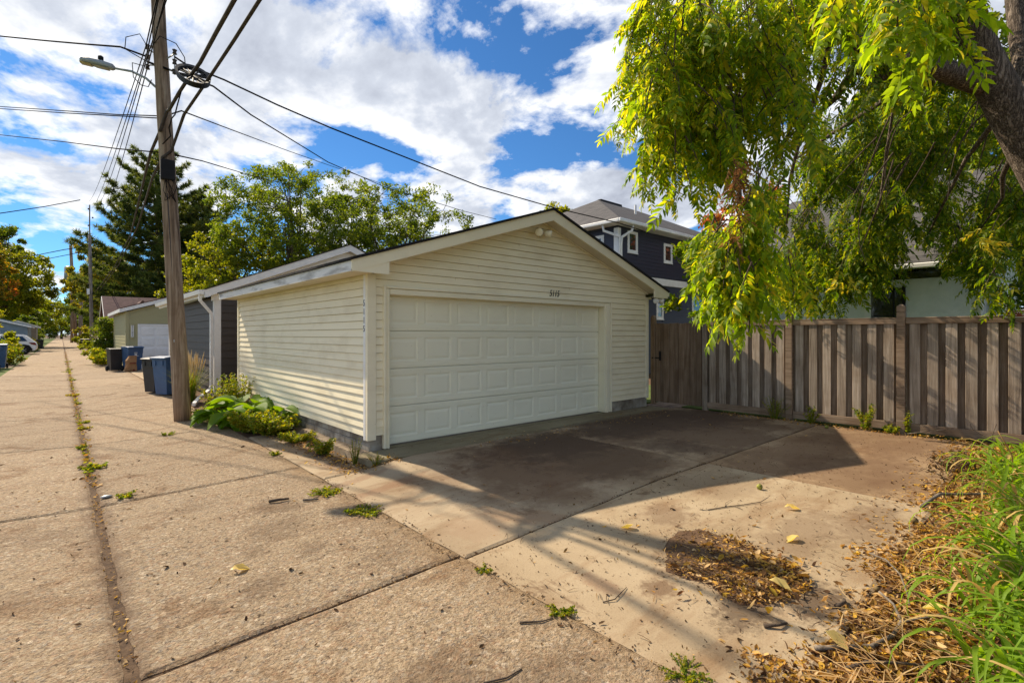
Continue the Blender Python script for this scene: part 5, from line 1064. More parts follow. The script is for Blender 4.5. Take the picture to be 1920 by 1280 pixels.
limb([(1910, 260, 6.0), (1880, 330, 6.6), (1880, 370, 7.2), (1860, 400, 7.6), (1830, 440, 8.0)], [.035, .03, .022, .016, .01])
limb([(1380, -40, 5.2), (1360, 60, 5.0), (1370, 180, 4.8), (1385, 300, 4.6), (1390, 420, 4.45)], [.035, .03, .024, .02, .012])
limb([(1560, 60, 5.3), (1540, 150, 5.6), (1500, 260, 6.0), (1480, 340, 6.3), (1475, 420, 6.5)], [.035, .03, .025, .018, .01])
limb([(1680, 170, 7.2), (1660, 300, 7.8), (1650, 380, 8.2), (1620, 450, 8.6)], [.022, .018, .014, .008])
# zones of hanging sprays: x, y range in the photograph, distance, number, spray length
zones = [  # x0,x1,y0,y1,d0,d1,n,len,nf,size,dark
    (1215, 1330, -60, 120, 4.6, 6.2, 80, .60, 7, .86, 0), (1290, 1500, -70, 210, 4.4, 6.4, 135, .60, 7, .86, 0), (1195, 1300, 90, 240, 5.0, 6.2, 46, .50, 6, .85, 0), (1480, 1640, -70, 60, 4.6, 6.4, 34, .5, 7, .9, 0), (1200, 1265, 230, 320, 5.2, 5.8, 12, .36, 6, .85, 0),
    (1290, 1420, 180, 300, 4.4, 5.4, 32, .45, 6, .9, 0), (1345, 1440, 355, 510, 3.9, 4.6, 38, .36, 6, .92, 0), (1345, 1405, 480, 550, 3.8, 4.2, 9, .26, 5, .95, 0), (1400, 1480, 380, 520, 4.6, 5.6, 14, .4, 6, .9, 0),
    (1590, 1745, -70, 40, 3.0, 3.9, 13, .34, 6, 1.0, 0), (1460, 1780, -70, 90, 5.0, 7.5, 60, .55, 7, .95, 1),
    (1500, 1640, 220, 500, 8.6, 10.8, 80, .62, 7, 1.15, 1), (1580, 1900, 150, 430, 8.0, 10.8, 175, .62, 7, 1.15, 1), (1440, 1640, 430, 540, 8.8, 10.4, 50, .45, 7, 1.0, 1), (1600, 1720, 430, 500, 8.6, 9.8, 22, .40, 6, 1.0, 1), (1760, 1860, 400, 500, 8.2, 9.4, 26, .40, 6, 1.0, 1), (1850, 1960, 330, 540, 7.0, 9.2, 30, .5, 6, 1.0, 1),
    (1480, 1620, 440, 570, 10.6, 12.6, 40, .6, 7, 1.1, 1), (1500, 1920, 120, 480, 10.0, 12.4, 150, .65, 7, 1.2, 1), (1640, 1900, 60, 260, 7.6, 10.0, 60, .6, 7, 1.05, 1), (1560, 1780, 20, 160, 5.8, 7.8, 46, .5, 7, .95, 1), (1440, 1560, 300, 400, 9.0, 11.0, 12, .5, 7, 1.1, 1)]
rr = random.Random(77); tw = MB(); big_list = []; rest = {0: [], 1: []}
for (x0, x1, y0, y1, d0, d1, n, ln, nf, szz, dk) in zones:
    cl = [(rr.uniform(x0, x1), rr.uniform(y0, y1), rr.uniform(d0, d1)) for _ in range(max(2, n // 4))]
    for i_ in range(n):
        cx_, cy2, d = cl[i_ % len(cl)]; d += rr.gauss(0, .12); a = at(cx_ + rr.gauss(0, 70 / d), cy2 + rr.gauss(0, 85 / d), d); yaw = rr.uniform(0, 6.283); out_ = Vector((math.cos(yaw), math.sin(yaw), 0)) * ln * rr.uniform(.15, .5)
        e = a + out_ + Vector((0, 0, -ln * rr.uniform(.6, 1.0))); m = a + out_ * .75 + Vector((0, 0, -ln * .12)); st = a - out_ * .5 + Vector((0, 0, .12)); pts = bez(st, m, e, 4)
        tw.tube([p - TB for p in pts], [.007, .006, .005, .004, .002], 4, False)
        for k in range(nf):
            t_ = .12 + .88 * (k + rr.random() * .6) / nf; p = st * (1 - t_) ** 2 + m * 2 * t_ * (1 - t_) + e * t_ * t_
            ya = yaw + (1 if k % 2 else -1) * rr.uniform(.5, 1.6); pit = rr.uniform(.15, 1.05); sc_ = szz * rr.uniform(.62, 1.12)
            M_ = Matrix.Translation(p - TB) @ Matrix.Rotation(ya, 4, 'Z') @ Matrix.Rotation(pit, 4, 'Y') @ Matrix.Rotation(rr.uniform(-.6, .6), 4, 'X') @ Matrix.Scale(sc_, 4)
            rec = (sc_ / d, rr.randrange(5), M_, dk)
            (rest[1] if dk else big_list).append(rec)
big_list.sort(key=lambda r_: -r_[0])
for _, k, M_, dk in big_list[:280]: o = link('leaf', FRM[k], None, wt); o.matrix_local = M_
rest[0] = big_list[280:]
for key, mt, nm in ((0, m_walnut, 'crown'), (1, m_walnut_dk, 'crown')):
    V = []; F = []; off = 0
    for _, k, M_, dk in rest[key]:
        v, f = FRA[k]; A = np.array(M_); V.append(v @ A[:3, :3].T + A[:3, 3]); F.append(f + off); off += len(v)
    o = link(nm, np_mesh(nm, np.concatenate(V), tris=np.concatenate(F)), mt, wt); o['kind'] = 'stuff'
o = tw.build('twigs', m_twig, wt, True); o['kind'] = 'stuff'
lm = MB()
for k in range(20):
    x_, y_, d_ = rr.uniform(1620, 1900), rr.uniform(180, 300), rr.uniform(6.6, 8.6); p0 = W(x_, y_, d_); p1 = W(x_ - rr.uniform(10, 60), y_ + rr.uniform(30, 90), d_ + .2); p2 = W(x_ - rr.uniform(20, 110), y_ + rr.uniform(110, 220), d_ + .5)
    lm.tube(bez(p0, p1 + Vector((rr.gauss(0, .15), rr.gauss(0, .15), rr.gauss(0, .1))), p2, 5), [.012, .011, .009, .007, .005, .003], 4, False)
o = lm.build('hanging_branches', m_twig, wt, True); o['kind'] = 'stuff'
# bare twigs in the gap
bt = MB()
for k in range(26):
    a = W(rr.uniform(1440, 1540), rr.uniform(280, 430), rr.uniform(5.8, 7.5)); q = a + Vector((rr.uniform(-.25, .25), rr.uniform(-.25, .25), rr.uniform(-.35, .1))); bt.tube([a, a.lerp(q, .5) + Vector((0, 0, rr.uniform(-.06, .06))), q], [.006, .004, .002], 4, False)
o = bt.build('bare_twigs', m_twig, wt, True); o['kind'] = 'stuff'
def patch(nm, mt, x0, x1, y0, y1, d0, d1, n, s, vert=True):
    V = []; F = []; off = 0
    for _ in range(n):
        p = W(rr.uniform(x0, x1) + rr.gauss(0, 6), rr.uniform(y0, y1), rr.uniform(d0, d1)); M_ = Matrix.Translation(p) @ Matrix.Rotation(rr.uniform(0, 6.28), 4, 'Z') @ Matrix.Rotation(rr.uniform(1.0, 1.5) if vert else rr.uniform(.1, 1), 4, 'Y') @ Matrix.Rotation(rr.uniform(-3, 3), 4, 'X') @ Matrix.Diagonal((s * .8, s * .55, s * .9, 1))
        v, f = FRA[rr.randrange(5)]; A = np.array(M_); V.append(v @ A[:3, :3].T + A[:3, 3]); F.append(f + off); off += len(v)
    o = link(nm, np_mesh(nm, np.concatenate(V), tris=np.concatenate(F)), mt, wt); o['kind'] = 'stuff'; return o
tag(patch('dead_foliage', m_dead, 1372, 1402, 290, 370, 3.9, 4.1, 34, .55), 'withered brown leaf cluster'); patch('dead_foliage', m_dead, 1374, 1392, 375, 455, 3.75, 3.9, 12, .5)
tag(patch('yellow_foliage', m_walnut_y, 1825, 1870, 425, 460, 6.6, 6.9, 7, .9, False), 'bright yellow leaf sprig'); patch('yellow_foliage', m_walnut_y, 1560, 1600, 500, 530, 8.5, 9, 6, .9)
patch('yellow_foliage', m_walnut_y, 1380, 1410, 495, 520, 4.0, 4.2, 1, .8, False)
for x, y, d in ((1391, 232, 4.7), (1300, 120, 5.2), (1350, 60, 5)):
    MB().lathe([(.004, -.024), (.016, -.018), (.024, 0), (.017, .017), (.004, .024)], W(x, y, d), 12).build('walnut', m_nut, wt, True)

# ------------------------------------------------------------------ planting and weeds
def blade_mesh(ln, wd, arch, seed, n=9):
    rr = random.Random(seed); v = []; f = []; x = z = 0.0; ang = R(82)
    for k in range(n + 1):
        s = k / n; w_ = wd * (1 - s ** 2.2) * (.55 + .45 * min(1, s * 6)) + .0006
        v += [(x, -w_, z + w_ * .35), (x, 0, z), (x, w_, z + w_ * .35)]
        ang -= arch / n * (0.3 + 1.6 * s); x += ln / n * math.cos(ang); z += ln / n * math.sin(ang)
    for k in range(n): f += [(k*3, k*3+1, (k+1)*3+1, (k+1)*3), (k*3+1, k*3+2, (k+1)*3+2, (k+1)*3+1)]
    me = bpy.data.meshes.new('leaf'); me.from_pydata(v, [], f); me.update(); me.shade_smooth(); return me
BL = []
for k, (l, w_, a) in enumerate([(.62, .013, 2.0), (.75, .015, 2.4), (.85, .016, 2.7), (.55, .012, 1.5), (.95, .016, 3.0), (.70, .014, 2.9)]):
    for mt in (m_lily, m_lily_dry):
        b = blade_mesh(l, w_, a, k); b.materials.append(mt); BL.append(b)
def lily(label, x, y, n, s, seed):
    rr = random.Random(seed); t = thing('daylily', label, 'plant', (x, y, float(gz(x, y)) - .02), 0, 'daylilies in the bed')
    for k in range(n):
        dry = rr.random() < .10; b = BL[rr.randrange(6) * 2 + (1 if dry else 0)]; a = rr.uniform(0, 6.283); r_ = .20 * s * math.sqrt(rr.random())
        o = link('leaf', b, None, t, (r_ * math.cos(a * 1.7 + k), r_ * math.sin(a * 1.7 + k), 0), (rr.uniform(-.3, .3), rr.uniform(-.15, .35), a), s * rr.uniform(.75, 1.12))
lil = [(3.02, -.12, 62, 1.0, 'nearest daylily clump at the bottom corner, with broad arching leaves'), (3.28, .18, 66, .92, 'daylily clump spilling over the leaf litter beside the long curved stick'), (3.62, -.08, 60, 1.0, 'daylily clump behind the nearest two, against the picture edge'), (4.0, .26, 60, .9, 'third daylily clump along the litter edge'), (4.5, .12, 60, .95, 'fourth daylily clump along the litter edge'), (5.05, .30, 54, .9, 'fifth daylily clump, opposite the brown walnut'), (5.7, .18, 54, .95, 'sixth daylily clump, opposite the bent stick'), (6.35, .36, 48, .9, 'seventh daylily clump, where the bed narrows'), (7.1, .32, 46, 1.0, 'eighth daylily clump, by the dead brown branches'), (7.8, .55, 40, .95, 'second farthest daylily clump, near the fence'), (8.6, .45, 40, 1.0, 'farthest daylily clump, under the fence sign'), (4.2, -.1, 40, 1.0, 'daylily clump hidden deep in the bed behind the third')]
for k, (x, y, n, s, lb_) in enumerate(lil): lily(lb_, x, y, n, s, 100 + k)

def litter_mesh(P, size, seed, curl=.35, asp=.38, jitter=.6, tilt=.5):
    """little curled dead leaves lying at the points P"""
    n = len(P); a = RNG.random(n) * 6.283; L_ = size * (.32 + 1.5 * RNG.random(n) ** 2.0); W_ = L_ * asp * (.6 + .8 * RNG.random(n))
    nx = RNG.normal(0, tilt, n); ny = RNG.normal(0, tilt, n); nr = np.stack([nx, ny, np.ones(n)], 1); nr /= np.linalg.norm(nr, axis=1, keepdims=True)
    d = np.stack([np.cos(a), np.sin(a), np.zeros(n)], 1); d -= nr * (d * nr).sum(1, keepdims=True); d /= np.linalg.norm(d, axis=1, keepdims=True); s = np.cross(nr, d)
    c = (curl * RNG.random(n) * W_)[:, None]; L2, W2 = L_[:, None], W_[:, None]; be = (RNG.normal(0, .25, n) * L_)[:, None]
    v = np.stack([P - d * L2 * .5 + nr * np.abs(be) * .4, P - d * L2 * .1 + s * W2 * .5 + nr * c, P - d * L2 * .05, P - d * L2 * .1 - s * W2 * .5 + nr * c, P + d * L2 * .28 + s * W2 * .35 + nr * c, P + d * L2 * .28 - s * W2 * .35 + nr * c, P + d * L2 * .5 + s * be * .5 + nr * np.abs(be) * .5], 1).reshape(-1, 3)
    i = np.arange(n)[:, None] * 7; f = np.concatenate([i + [0, 2, 1], i + [0, 3, 2], i + [1, 2, 4], i + [2, 5, 4], i + [2, 3, 5], i + [4, 5, 6]], 1).reshape(-1, 3)
    return v, f
def straw_mesh(P, ln, wd):
    n = len(P); a = RNG.random(n) * 6.283; L_ = (ln * (.4 + RNG.random(n)))[:, None]; d = np.stack([np.cos(a), np.sin(a), RNG.normal(0, .12, n)], 1); s = np.stack([-np.sin(a), np.cos(a), np.zeros(n)], 1); b = RNG.normal(0, .18, n)[:, None]
    pts = [P - d * L_ * .5, P - d * L_ * .17 + s * L_ * b * .3 + [0, 0, .006], P + d * L_ * .17 + s * L_ * b * .3 + [0, 0, .008], P + d * L_ * .5]; v = []
    for k, q in enumerate(pts): w_ = wd * (1, 1, .8, .3)[k]; v += [q - s * w_, q + s * w_]
    v = np.stack(v, 1).reshape(-1, 3); i = np.arange(n)[:, None] * 8
    return v, np.concatenate([i + [0, 1, 3, 2], i + [2, 3, 5, 4], i + [4, 5, 7, 6]], 1).reshape(-1, 4)
def stuff(name, me, mat): o = link(name, me, mat); tag(o, kind='stuff'); return o
def U(a, b, n): return a + (b - a) * RNG.random(n)
# band of dead leaves along the edge of the bed
n = 24000; x = 2.35 + 7.8 * RNG.random(n) ** 1.3; wob = .09 * np.sin(x * 3.1) + .07 * np.sin(x * 7.3 + 1) + .04 * np.sin(x * 17); y = .65 + wob + RNG.normal(0, .20, n) + np.where(x > 6.5, (x - 6.5) * .07, 0)
k = (y < 1.07 + wob * 1.0 + RNG.normal(0, .05, n) + np.where(x > 7, (x - 7) * .08, 0)) & (y > -.1); x, y = x[k], y[k]; z = gz(x, y) - .004 + .035 * RNG.random(len(x)) * np.clip((1.0 - y) * 3, .1, 1)
v, f = litter_mesh(np.stack([x, y, z], 1), .038, 1, curl=.7, tilt=.6); stuff('leaf_litter', np_mesh('leaf_litter', v, tris=f), m_litter)
n = 480; x = 2.5 + 5.5 * RNG.random(n) ** 1.4; y = .60 + RNG.normal(0, .18, n); v, f = straw_mesh(np.stack([x, y, np.full(n, .0) + .02 * RNG.random(n)], 1), .22, .0032); stuff('straw', np_mesh('straw', v, quads=f), m_straw)
# drift of leaves and soil on the slab
mp_pts = [(3.34, 2.05), (3.56, 2.20), (3.85, 2.24), (4.02, 2.14), (4.03, 1.9), (3.98, 1.6), (3.85, 1.30), (3.66, 1.14), (3.45, 1.16), (3.35, 1.22), (3.20, 1.28), (3.10, 1.38), (3.12, 1.5), (3.22, 1.62), (3.16, 1.78), (3.17, 1.94)]
cen = (3.58, 1.72)
def inpoly(x, y, poly):
    r = np.zeros(len(x), bool); j = len(poly) - 1
    for i in range(len(poly)):
        xi, yi = poly[i]; xj, yj = poly[j]; r ^= ((yi > y) != (yj > y)) & (x < (xj - xi) * (y - yi) / (yj - yi + 1e-12) + xi); j = i
    return r
v = [(cen[0], cen[1], gz(cen[0], cen[1]) + .026)]; m = len(mp_pts); M3 = m * 3
for s in (.55, .96):
    for k in range(M3):
        i, fr = divmod(k / 3, 1); a, b = mp_pts[int(i)], mp_pts[(int(i) + 1) % m]; q = s * (1 + random.uniform(-.03, .03)); px_, py_ = lerp(a[0], b[0], fr), lerp(a[1], b[1], fr); px_, py_ = lerp(cen[0], px_, q), lerp(cen[1], py_, q)
        v.append((px_, py_, float(gz(px_, py_)) + (.020 + random.uniform(-.004, .004) if s < .9 else .002)))
f = [(0, 1 + k, 1 + (k + 1) % M3) for k in range(M3)] + [(1 + k, 1 + M3 + k, 1 + M3 + (k + 1) % M3, 1 + (k + 1) % M3) for k in range(M3)]
tag(MB().add(v, f).build('soil_drift', m_soil), kind='stuff')
n = 7200; x, y = U(3.0, 4.15, n), U(1.05, 2.3, n); k = inpoly(x, y, mp_pts); x, y = x[k], y[k]; k = RNG.random(len(x)) < np.clip((2.12 - y) * 1.3 + .05, .04, 1); x, y = x[k], y[k]
v, f = litter_mesh(np.stack([x, y, gz(x, y) + .016 + .018 * RNG.random(len(x))], 1), .029, 2, curl=.7, tilt=.5); stuff('leaf_litter', np_mesh('leaf_litter', v, tris=f), m_litter)
n = 3600; x, y = U(3.0, 4.15, n), U(1.0, 2.35, n); k = inpoly(x, y, mp_pts); x, y = x[k] + RNG.normal(0, .02, k.sum()), y[k] + RNG.normal(0, .02, k.sum())
v, f = litter_mesh(np.stack([x, y, gz(x, y) + .008 + .014 * RNG.random(len(x))], 1), .016, 3, tilt=.4); stuff('leaf_litter', np_mesh('leaf_litter', v, tris=f), m_litter_dk)
n = 260; x, y = 3.52 + RNG.normal(0, .26, n), 1.5 + RNG.normal(0, .24, n); v, f = litter_mesh(np.stack([x, y, gz(x, y) + .026 + .012 * RNG.random(n)], 1), .055, 5, curl=.8, tilt=.6); stuff('leaf_litter', np_mesh('leaf_litter', v, tris=f), m_litter)
n = 90; x, y = 3.5 + RNG.normal(0, .25, n), 1.6 + RNG.normal(0, .25, n); v, f = straw_mesh(np.stack([x, y, gz(x, y) + .03], 1), .09, .0035); stuff('twig_scraps', np_mesh('twig_scraps', v, quads=f), m_litter_dk)
n = 60; x, y = U(3.2, 3.95, n), U(1.2, 2.1, n); v, f = straw_mesh(np.stack([x, y, gz(x, y) + .03], 1), .10, .003); stuff('straw', np_mesh('straw', v, quads=f), m_straw)
# crumbs over the slabs and the alley, leaves drifted against fence, garage and joints
def crumbs(n, fx, fy, size, mt, zf=gz, dz=.004, nm='leaf_litter', tilt=.3):
    x, y = fx(n), fy(n); v, f = litter_mesh(np.stack([x, y, zf(x, y) + dz], 1), size, 4, tilt=tilt); return stuff(nm, np_mesh(nm, v, tris=f), mt)
crumbs(1700, lambda n: U(2.35, 6.2, n), lambda n: U(.95, 3.1, n), .013, m_litter_dk); crumbs(2200, lambda n: U(5.5, 10.0, n), lambda n: U(1.0, 5.2, n), .017, m_litter_dk); crumbs(420, lambda n: U(-1.8, 2.28, n), lambda n: 1.0 + 7 * RNG.random(n), .026, m_litter_dk); crumbs(900, lambda n: U(2.4, 9.9, n), lambda n: U(1.0, 5.9, n), .017, m_litter_dk)
crumbs(700, lambda n: U(-1.8, 2.28, n), lambda n: U(1.0, 9.5, n), .016, m_litter_dk); crumbs(90, lambda n: U(2.4, 9.9, n), lambda n: U(1.0, 5.9, n), .034, m_litter)
crumbs(520, lambda n: U(4.5, 9.6, n), lambda n: 5.78 + RNG.normal(0, .22, n), .026, m_litter); crumbs(900, lambda n: 10.05 + RNG.normal(0, .13, n), lambda n: U(.9, 4.9, n), .036, m_litter, lambda x, y: np.full(len(x), .0), .01, tilt=.5)
crumbs(420, lambda n: U(5.0, 10.0, n), lambda n: 1.15 + RNG.normal(0, .12, n), .032, m_litter); crumbs(380, lambda n: .268 + RNG.normal(0, .030, n), lambda n: U(2.2, 7, n), .022, m_litter, lambda x, y: np.full(len(x), -.168), .008, tilt=.5); crumbs(500, lambda n: .268 + RNG.normal(0, .022, n), lambda n: U(6, 30, n), .035, m_litter, lambda x, y: np.full(len(x), -.168), .008, tilt=.5)
crumbs(260, lambda n: U(.3, 2.3, n), lambda n: 3.18 + RNG.normal(0, .012, n), .016, m_litter_dk, lambda x, y: gz(x, y) - .012); crumbs(330, lambda n: U(2.35, 6.0, n), lambda n: 3.112 + RNG.normal(0, .012, n), .018, m_litter_dk, lambda x, y: gz(x, y) - .008)
crumbs(1500, lambda n: 2.93 - np.abs(RNG.normal(0, .2, n)), lambda n: U(6.0, 9.6, n) ** 1.0, .034, m_litter, lambda x, y: np.full(len(x), -.088), .006, tilt=.45); crumbs(700, lambda n: 2.28 + RNG.normal(0, .05, n), lambda n: U(1.0, 5.9, n), .02, m_litter_dk, lambda x, y: np.full(len(x), -.10), .004)
crumbs(260, lambda n: U(2.5, 3.3, n), lambda n: 5.93 + RNG.normal(0, .08, n), .034, m_litter, gz, .01, tilt=.5)

crumbs(110, lambda n: U(-1.8, 2.28, n), lambda n: 1.2 + 9 * RNG.random(n), .040, m_litter_dk, gz, .008, tilt=.7); crumbs(60, lambda n: U(-1.8, 2.28, n), lambda n: 1.2 + 9 * RNG.random(n), .034, m_litter, gz, .006, tilt=.5); crumbs(90, lambda n: U(2.35, 6.5, n), lambda n: U(.9, 3.4, n), .036, m_litter_dk, gz, .008, tilt=.7); crumbs(380, lambda n: 3.58 + RNG.normal(0, .42, n), lambda n: 1.68 + RNG.normal(0, .48, n), .02, m_litter_dk, gz, .005, tilt=.5); crumbs(90, lambda n: 3.55 + RNG.normal(0, .42, n), lambda n: 1.55 + RNG.normal(0, .45, n), .03, m_litter, gz, .006, tilt=.5)
n = 150; x, y = U(2.4, 7, n), U(.95, 3.2, n); v, f = straw_mesh(np.stack([x, y, gz(x, y) + .006], 1), .085, .0022); stuff('twig_scraps', np_mesh('twig_scraps', v, quads=f), m_litter_dk)
n = 70; x, y = U(-1.5, 2.2, n), U(1.5, 7, n); v, f = straw_mesh(np.stack([x, y, gz(x, y) + .006], 1), .07, .0022); stuff('twig_scraps', np_mesh('twig_scraps', v, quads=f), m_litter_dk)
# grass and moss in the middle seam
crumbs(420, lambda n: .27 + RNG.normal(0, .03, n), lambda n: 9.3 + np.round(RNG.random(n) ** 1.6 * 9) * 4.3 + RNG.normal(0, .8, n), .045, m_weed, lambda x, y: np.full(len(x), -.155), .008, 'seam_grass', 1.0); crumbs(900, lambda n: .27 + RNG.normal(0, .05, n), lambda n: 7.5 + 60 * RNG.random(n) ** 1.4, .05, m_litter, lambda x, y: np.full(len(x), -.150), .008, 'seam_grass', .8)
# sticks and twigs
def stick(label, pts, r, mt=None, forks=()):
    p = [Vector(q) for q in pts]; t = thing('stick', label, 'stick', p[0], 0, 'fallen sticks'); n = len(p)
    MB().tube([q - p[0] for q in p], [r * lerp(1, .55, k / (n - 1)) * random.uniform(.88, 1.12) for k in range(n)], 7).build('stem', mt or m_stick, t, True)
    for fk in forks: MB().tube([Vector(q) - p[0] for q in fk], [r * .5, r * .38, r * .15][:len(fk)], 5).build('side_twig', mt or m_stick, t, True)
gzf = lambda x, y, h=0.0: (x, y, float(gz(x, y)) + h)
stick('long curved grey stick with a yellow leaf on it, reaching from the daylilies', [gzf(2.98, .93, .016), gzf(3.08, .84, .018), gzf(3.20, .73, .02), (3.34, .67, -.02), (3.50, .66, .0), (3.62, .72, .03), (3.66, .80, .06)], .013, None, [[(3.5, .66, 0), (3.62, .55, .03), (3.85, .42, .05)]])
stick('bent lichen-grey stick at the litter edge past the brown walnut', [gzf(5.92, .97, .012), gzf(6.08, .93, .05), gzf(6.22, .88, .09), gzf(6.42, .78, .07), (6.66, .66, .05), (6.8, .6, .04)], .017)
stick('thin forked twig lying on the slab below the shadow tip', [gzf(4.45, 2.28, .006), gzf(4.62, 2.20, .008), gzf(4.80, 2.1, .008), gzf(4.98, 2.02, .008), gzf(5.1, 2.0, .03)], .005, m_twig, [[gzf(4.62, 2.2, .008), gzf(4.72, 2.24, .01), gzf(4.86, 2.24, .01)], [gzf(4.7, 2.15, .008), gzf(4.66, 2.05, .01)]])
stick('slender dark twig leaning up out of the litter band', [(4.42, 1.02, -.0), (4.32, .90, .02), (4.1, .78, .03), (3.85, .70, .03), (3.75, .67, .0)], .007)
stick('short dark stick below the long curved one', [gzf(2.92, .78, .01), (2.98, .70, -.02), (3.06, .60, -.01), (3.12, .5, 0)], .011, m_twig)
stick('dark stick across the bottom litter in front of the nearest daylily', [(2.62, .62, -.03), (2.78, .50, .0), (2.9, .36, .02), (3.0, .3, .03)], .010, m_twig)
stick('short twig lying on the alley near the slab joint', [(2.02, 2.2, -.098), (2.12, 2.12, -.096), (2.2, 2.1, -.098)], .006, m_twig)
stick('short twig alone on the alley left of the driveway corner', [(1.55, 1.95, -.112), (1.66, 1.9, -.11), (1.76, 1.9, -.11)], .006, m_twig)
stick('pale stub of wood beside the weed at the driveway edge', [(1.85, 5.30, -.095), (1.93, 5.24, -.093), (1.98, 5.22, -.095)], .014)
stick('knotty brown stick on the alley near the spool shadow', [(1.58, 5.5, -.10), (1.66, 5.46, -.09), (1.76, 5.45, -.098)], .016, m_twig)
stick('curved twig on the pale slab beside the mulch drift', [gzf(2.55, 2.0, .005), gzf(2.62, 1.96, .012), gzf(2.72, 1.98, .012), gzf(2.8, 2.0, .006)], .004, m_twig)
stick('bark curl on the slab beyond the mulch drift', [gzf(3.5, .98, .01), gzf(3.56, .95, .03), gzf(3.62, .97, .012)], .016, m_twig); stick('dark bark scrap above the long curved stick', [gzf(3.0, 1.2, .01), gzf(3.05, 1.14, .02), gzf(3.12, 1.12, .01)], .012, m_twig)
stick('pale dry stem leaning out of the daylilies over the litter', [(5.6, .75, .02), (5.7, .5, .12), (5.8, .2, .22), (5.9, -.05, .3)], .005, m_straw)
stick('pale bent cane standing in the far daylilies', [(7.4, .45, 0), (7.3, .46, .35), (7.15, .5, .5), (7.1, .55, .62)], .008, m_straw)
stick('bleached twig leaning on the kick board of the fence', [(10.0, 1.85, .02), (10.05, 1.55, .10), (10.12, 1.3, .16), (10.15, 1.1, .19)], .006, m_stick)
stick('dark upright twig by the last fence panel', [(9.2, .75, -.02), (9.2, .77, .25), (9.22, .73, .42)], .006, m_twig, [[(9.2, .77, .2), (9.1, .95, .33), (9.05, 1.0, .5)]])
# a small heap of dead brown branches
hp = thing('brush_heap', 'small tangled heap of dead brown sprigs at the edge of the bed near the fence', 'brush', (7.9, .95, 0))
for k in range(46):
    a = random.uniform(0, 6.28); p = Vector((random.gauss(0, .35), random.gauss(0, .14), random.uniform(0, .1))); q = p + Vector((math.cos(a) * .22, math.sin(a) * .12, random.uniform(-.03, .14)))
    MB().tube([p, p.lerp(q, .5) + Vector((0, 0, .04)), q], [.005, .004, .002], 4).build('sprig', m_twig, hp)
n = 700; P = np.stack([RNG.normal(0, .36, n), RNG.normal(0, .15, n), .02 + .12 * RNG.random(n)], 1); v, f = litter_mesh(P, .04, 7, tilt=1.0); o = link('dead_leaves', np_mesh('dead_leaves', v, tris=f), m_litter_dk, hp); o['kind'] = 'stuff'
# walnuts
for x, y, mt, s, lb_ in ((5.39, 2.2, m_nut, 1, 'green walnut husk alone on the pale slab just outside the garage shadow'), (5.39, .93, m_nutb, 1, 'mottled brown walnut beside the litter band'), (3.89, .86, m_nutb, .62, 'small dark walnut near the daylilies'), (9.75, 2.87, m_nut, 1, 'green walnut by the fence at the shadow edge')):
    w_ = thing('walnut', lb_, 'walnut', gzf(x, y, .027 * s), random.uniform(0, 6)); n = 14; pr = [(.003, -.029), (.017, -.025), (.028, -.010), (.030, .005), (.022, .021), (.008, .029), (.002, .030)]
    MB().lathe([(a * s, b * s) for a, b in pr], n=n).build('husk', mt, w_, True); MB().lathe([(.005*s, .028*s), (.006*s, .033*s), (.002*s, .034*s)], n=8).build('stem_scar', m_twig, w_)
# single yellow leaves
YL = np_mesh('leaf', *(lambda v, f: (v, f))(*litter_mesh(np.array([[0, 0, .004]]), .085, 9, curl=.5, asp=.4, tilt=.15))); YL.materials.append(m_yleaf)
for x, y, h, lb_ in ((3.08, .86, .035, 'bright yellow leaf resting on the long curved stick'), (5.0, 1.75, .004, 'yellow leaf on the slab above the mulch drift'), (4.3, 1.5, .004, 'yellow leaf on the slab past the mulch drift'), (3.45, 1.28, .04, 'yellow leaf on top of the mulch drift'), (3.75, .55, .06, 'bright yellow leaf in the litter beside the daylilies'), (3.6, 2.55, .004, 'yellow leaf on the slab near the shadow edge'), (.98, 4.1, .004, 'orange-yellow leaf alone on the alley')):
    tag(link('fallen_leaf', YL, None, None, gzf(x, y, h), (random.uniform(-.2, .2), random.uniform(-.2, .2), random.uniform(0, 6))), lb_, 'leaf', 'single fallen yellow leaves')
tag(MB().lathe([(.03, 0), (.055, .008), (.05, .02), (.02, .028)], (.36, 6.95, -.15), 9, 'z', (1, .6)).build('stone', m_galv, None, True), 'pale flat pebble by the joint down the middle of the alley', 'stone')

# weeds: stems with many small leaves
def weed(label, loc, h, r, nst, per, leaf, mt=None, asp=.5, lean=(0, 0), group='weeds in cracks and edges', name='weed'):
    t = thing(name, label, 'plant', loc, 0, group); st = MB(); C = []; Rd = []
    for k in range(nst):
        a = random.uniform(0, 6.283); q = r * math.sqrt(random.random()); e = Vector((math.cos(a) * q + lean[0], math.sin(a) * q + lean[1], h * random.uniform(.5, 1))); b = Vector((math.cos(a) * q * .25, math.sin(a) * q * .25, 0)); m = b.lerp(e, .55) + Vector((0, 0, h * .1))
        st.tube([b, m, e], [.004, .003, .0015], 4, False)
        for s in (.2, .4, .55, .7, .85, 1.0): C.append(tuple(b * (1 - s) ** 2 + m * 2 * s * (1 - s) + e * s * s)); Rd.append(max(leaf * .75, r * .10))
    st.build('stems', m_weed, t)['kind'] = 'stuff'
    v, f = leaf_cloud(C, Rd, max(2, int(per * .45)), leaf, asp, up_bias=1.0); o = link('foliage', np_mesh('foliage', v, tris=f), mt or m_weed, t); o['kind'] = 'stuff'; return t
weed('wispy yellow-green weed against the shaded fence', (10.12, 3.85, 0), .42, .26, 30, 9, .03, None, .25); weed('ferny green weed at the foot of the fence, next to the shadow edge', (10.05, 3.2, 0), .30, .14, 12, 8, .045); weed('tallest ferny green weed by the fence panel middle', (10.12, 2.38, 0), .42, .18, 16, 9, .05)
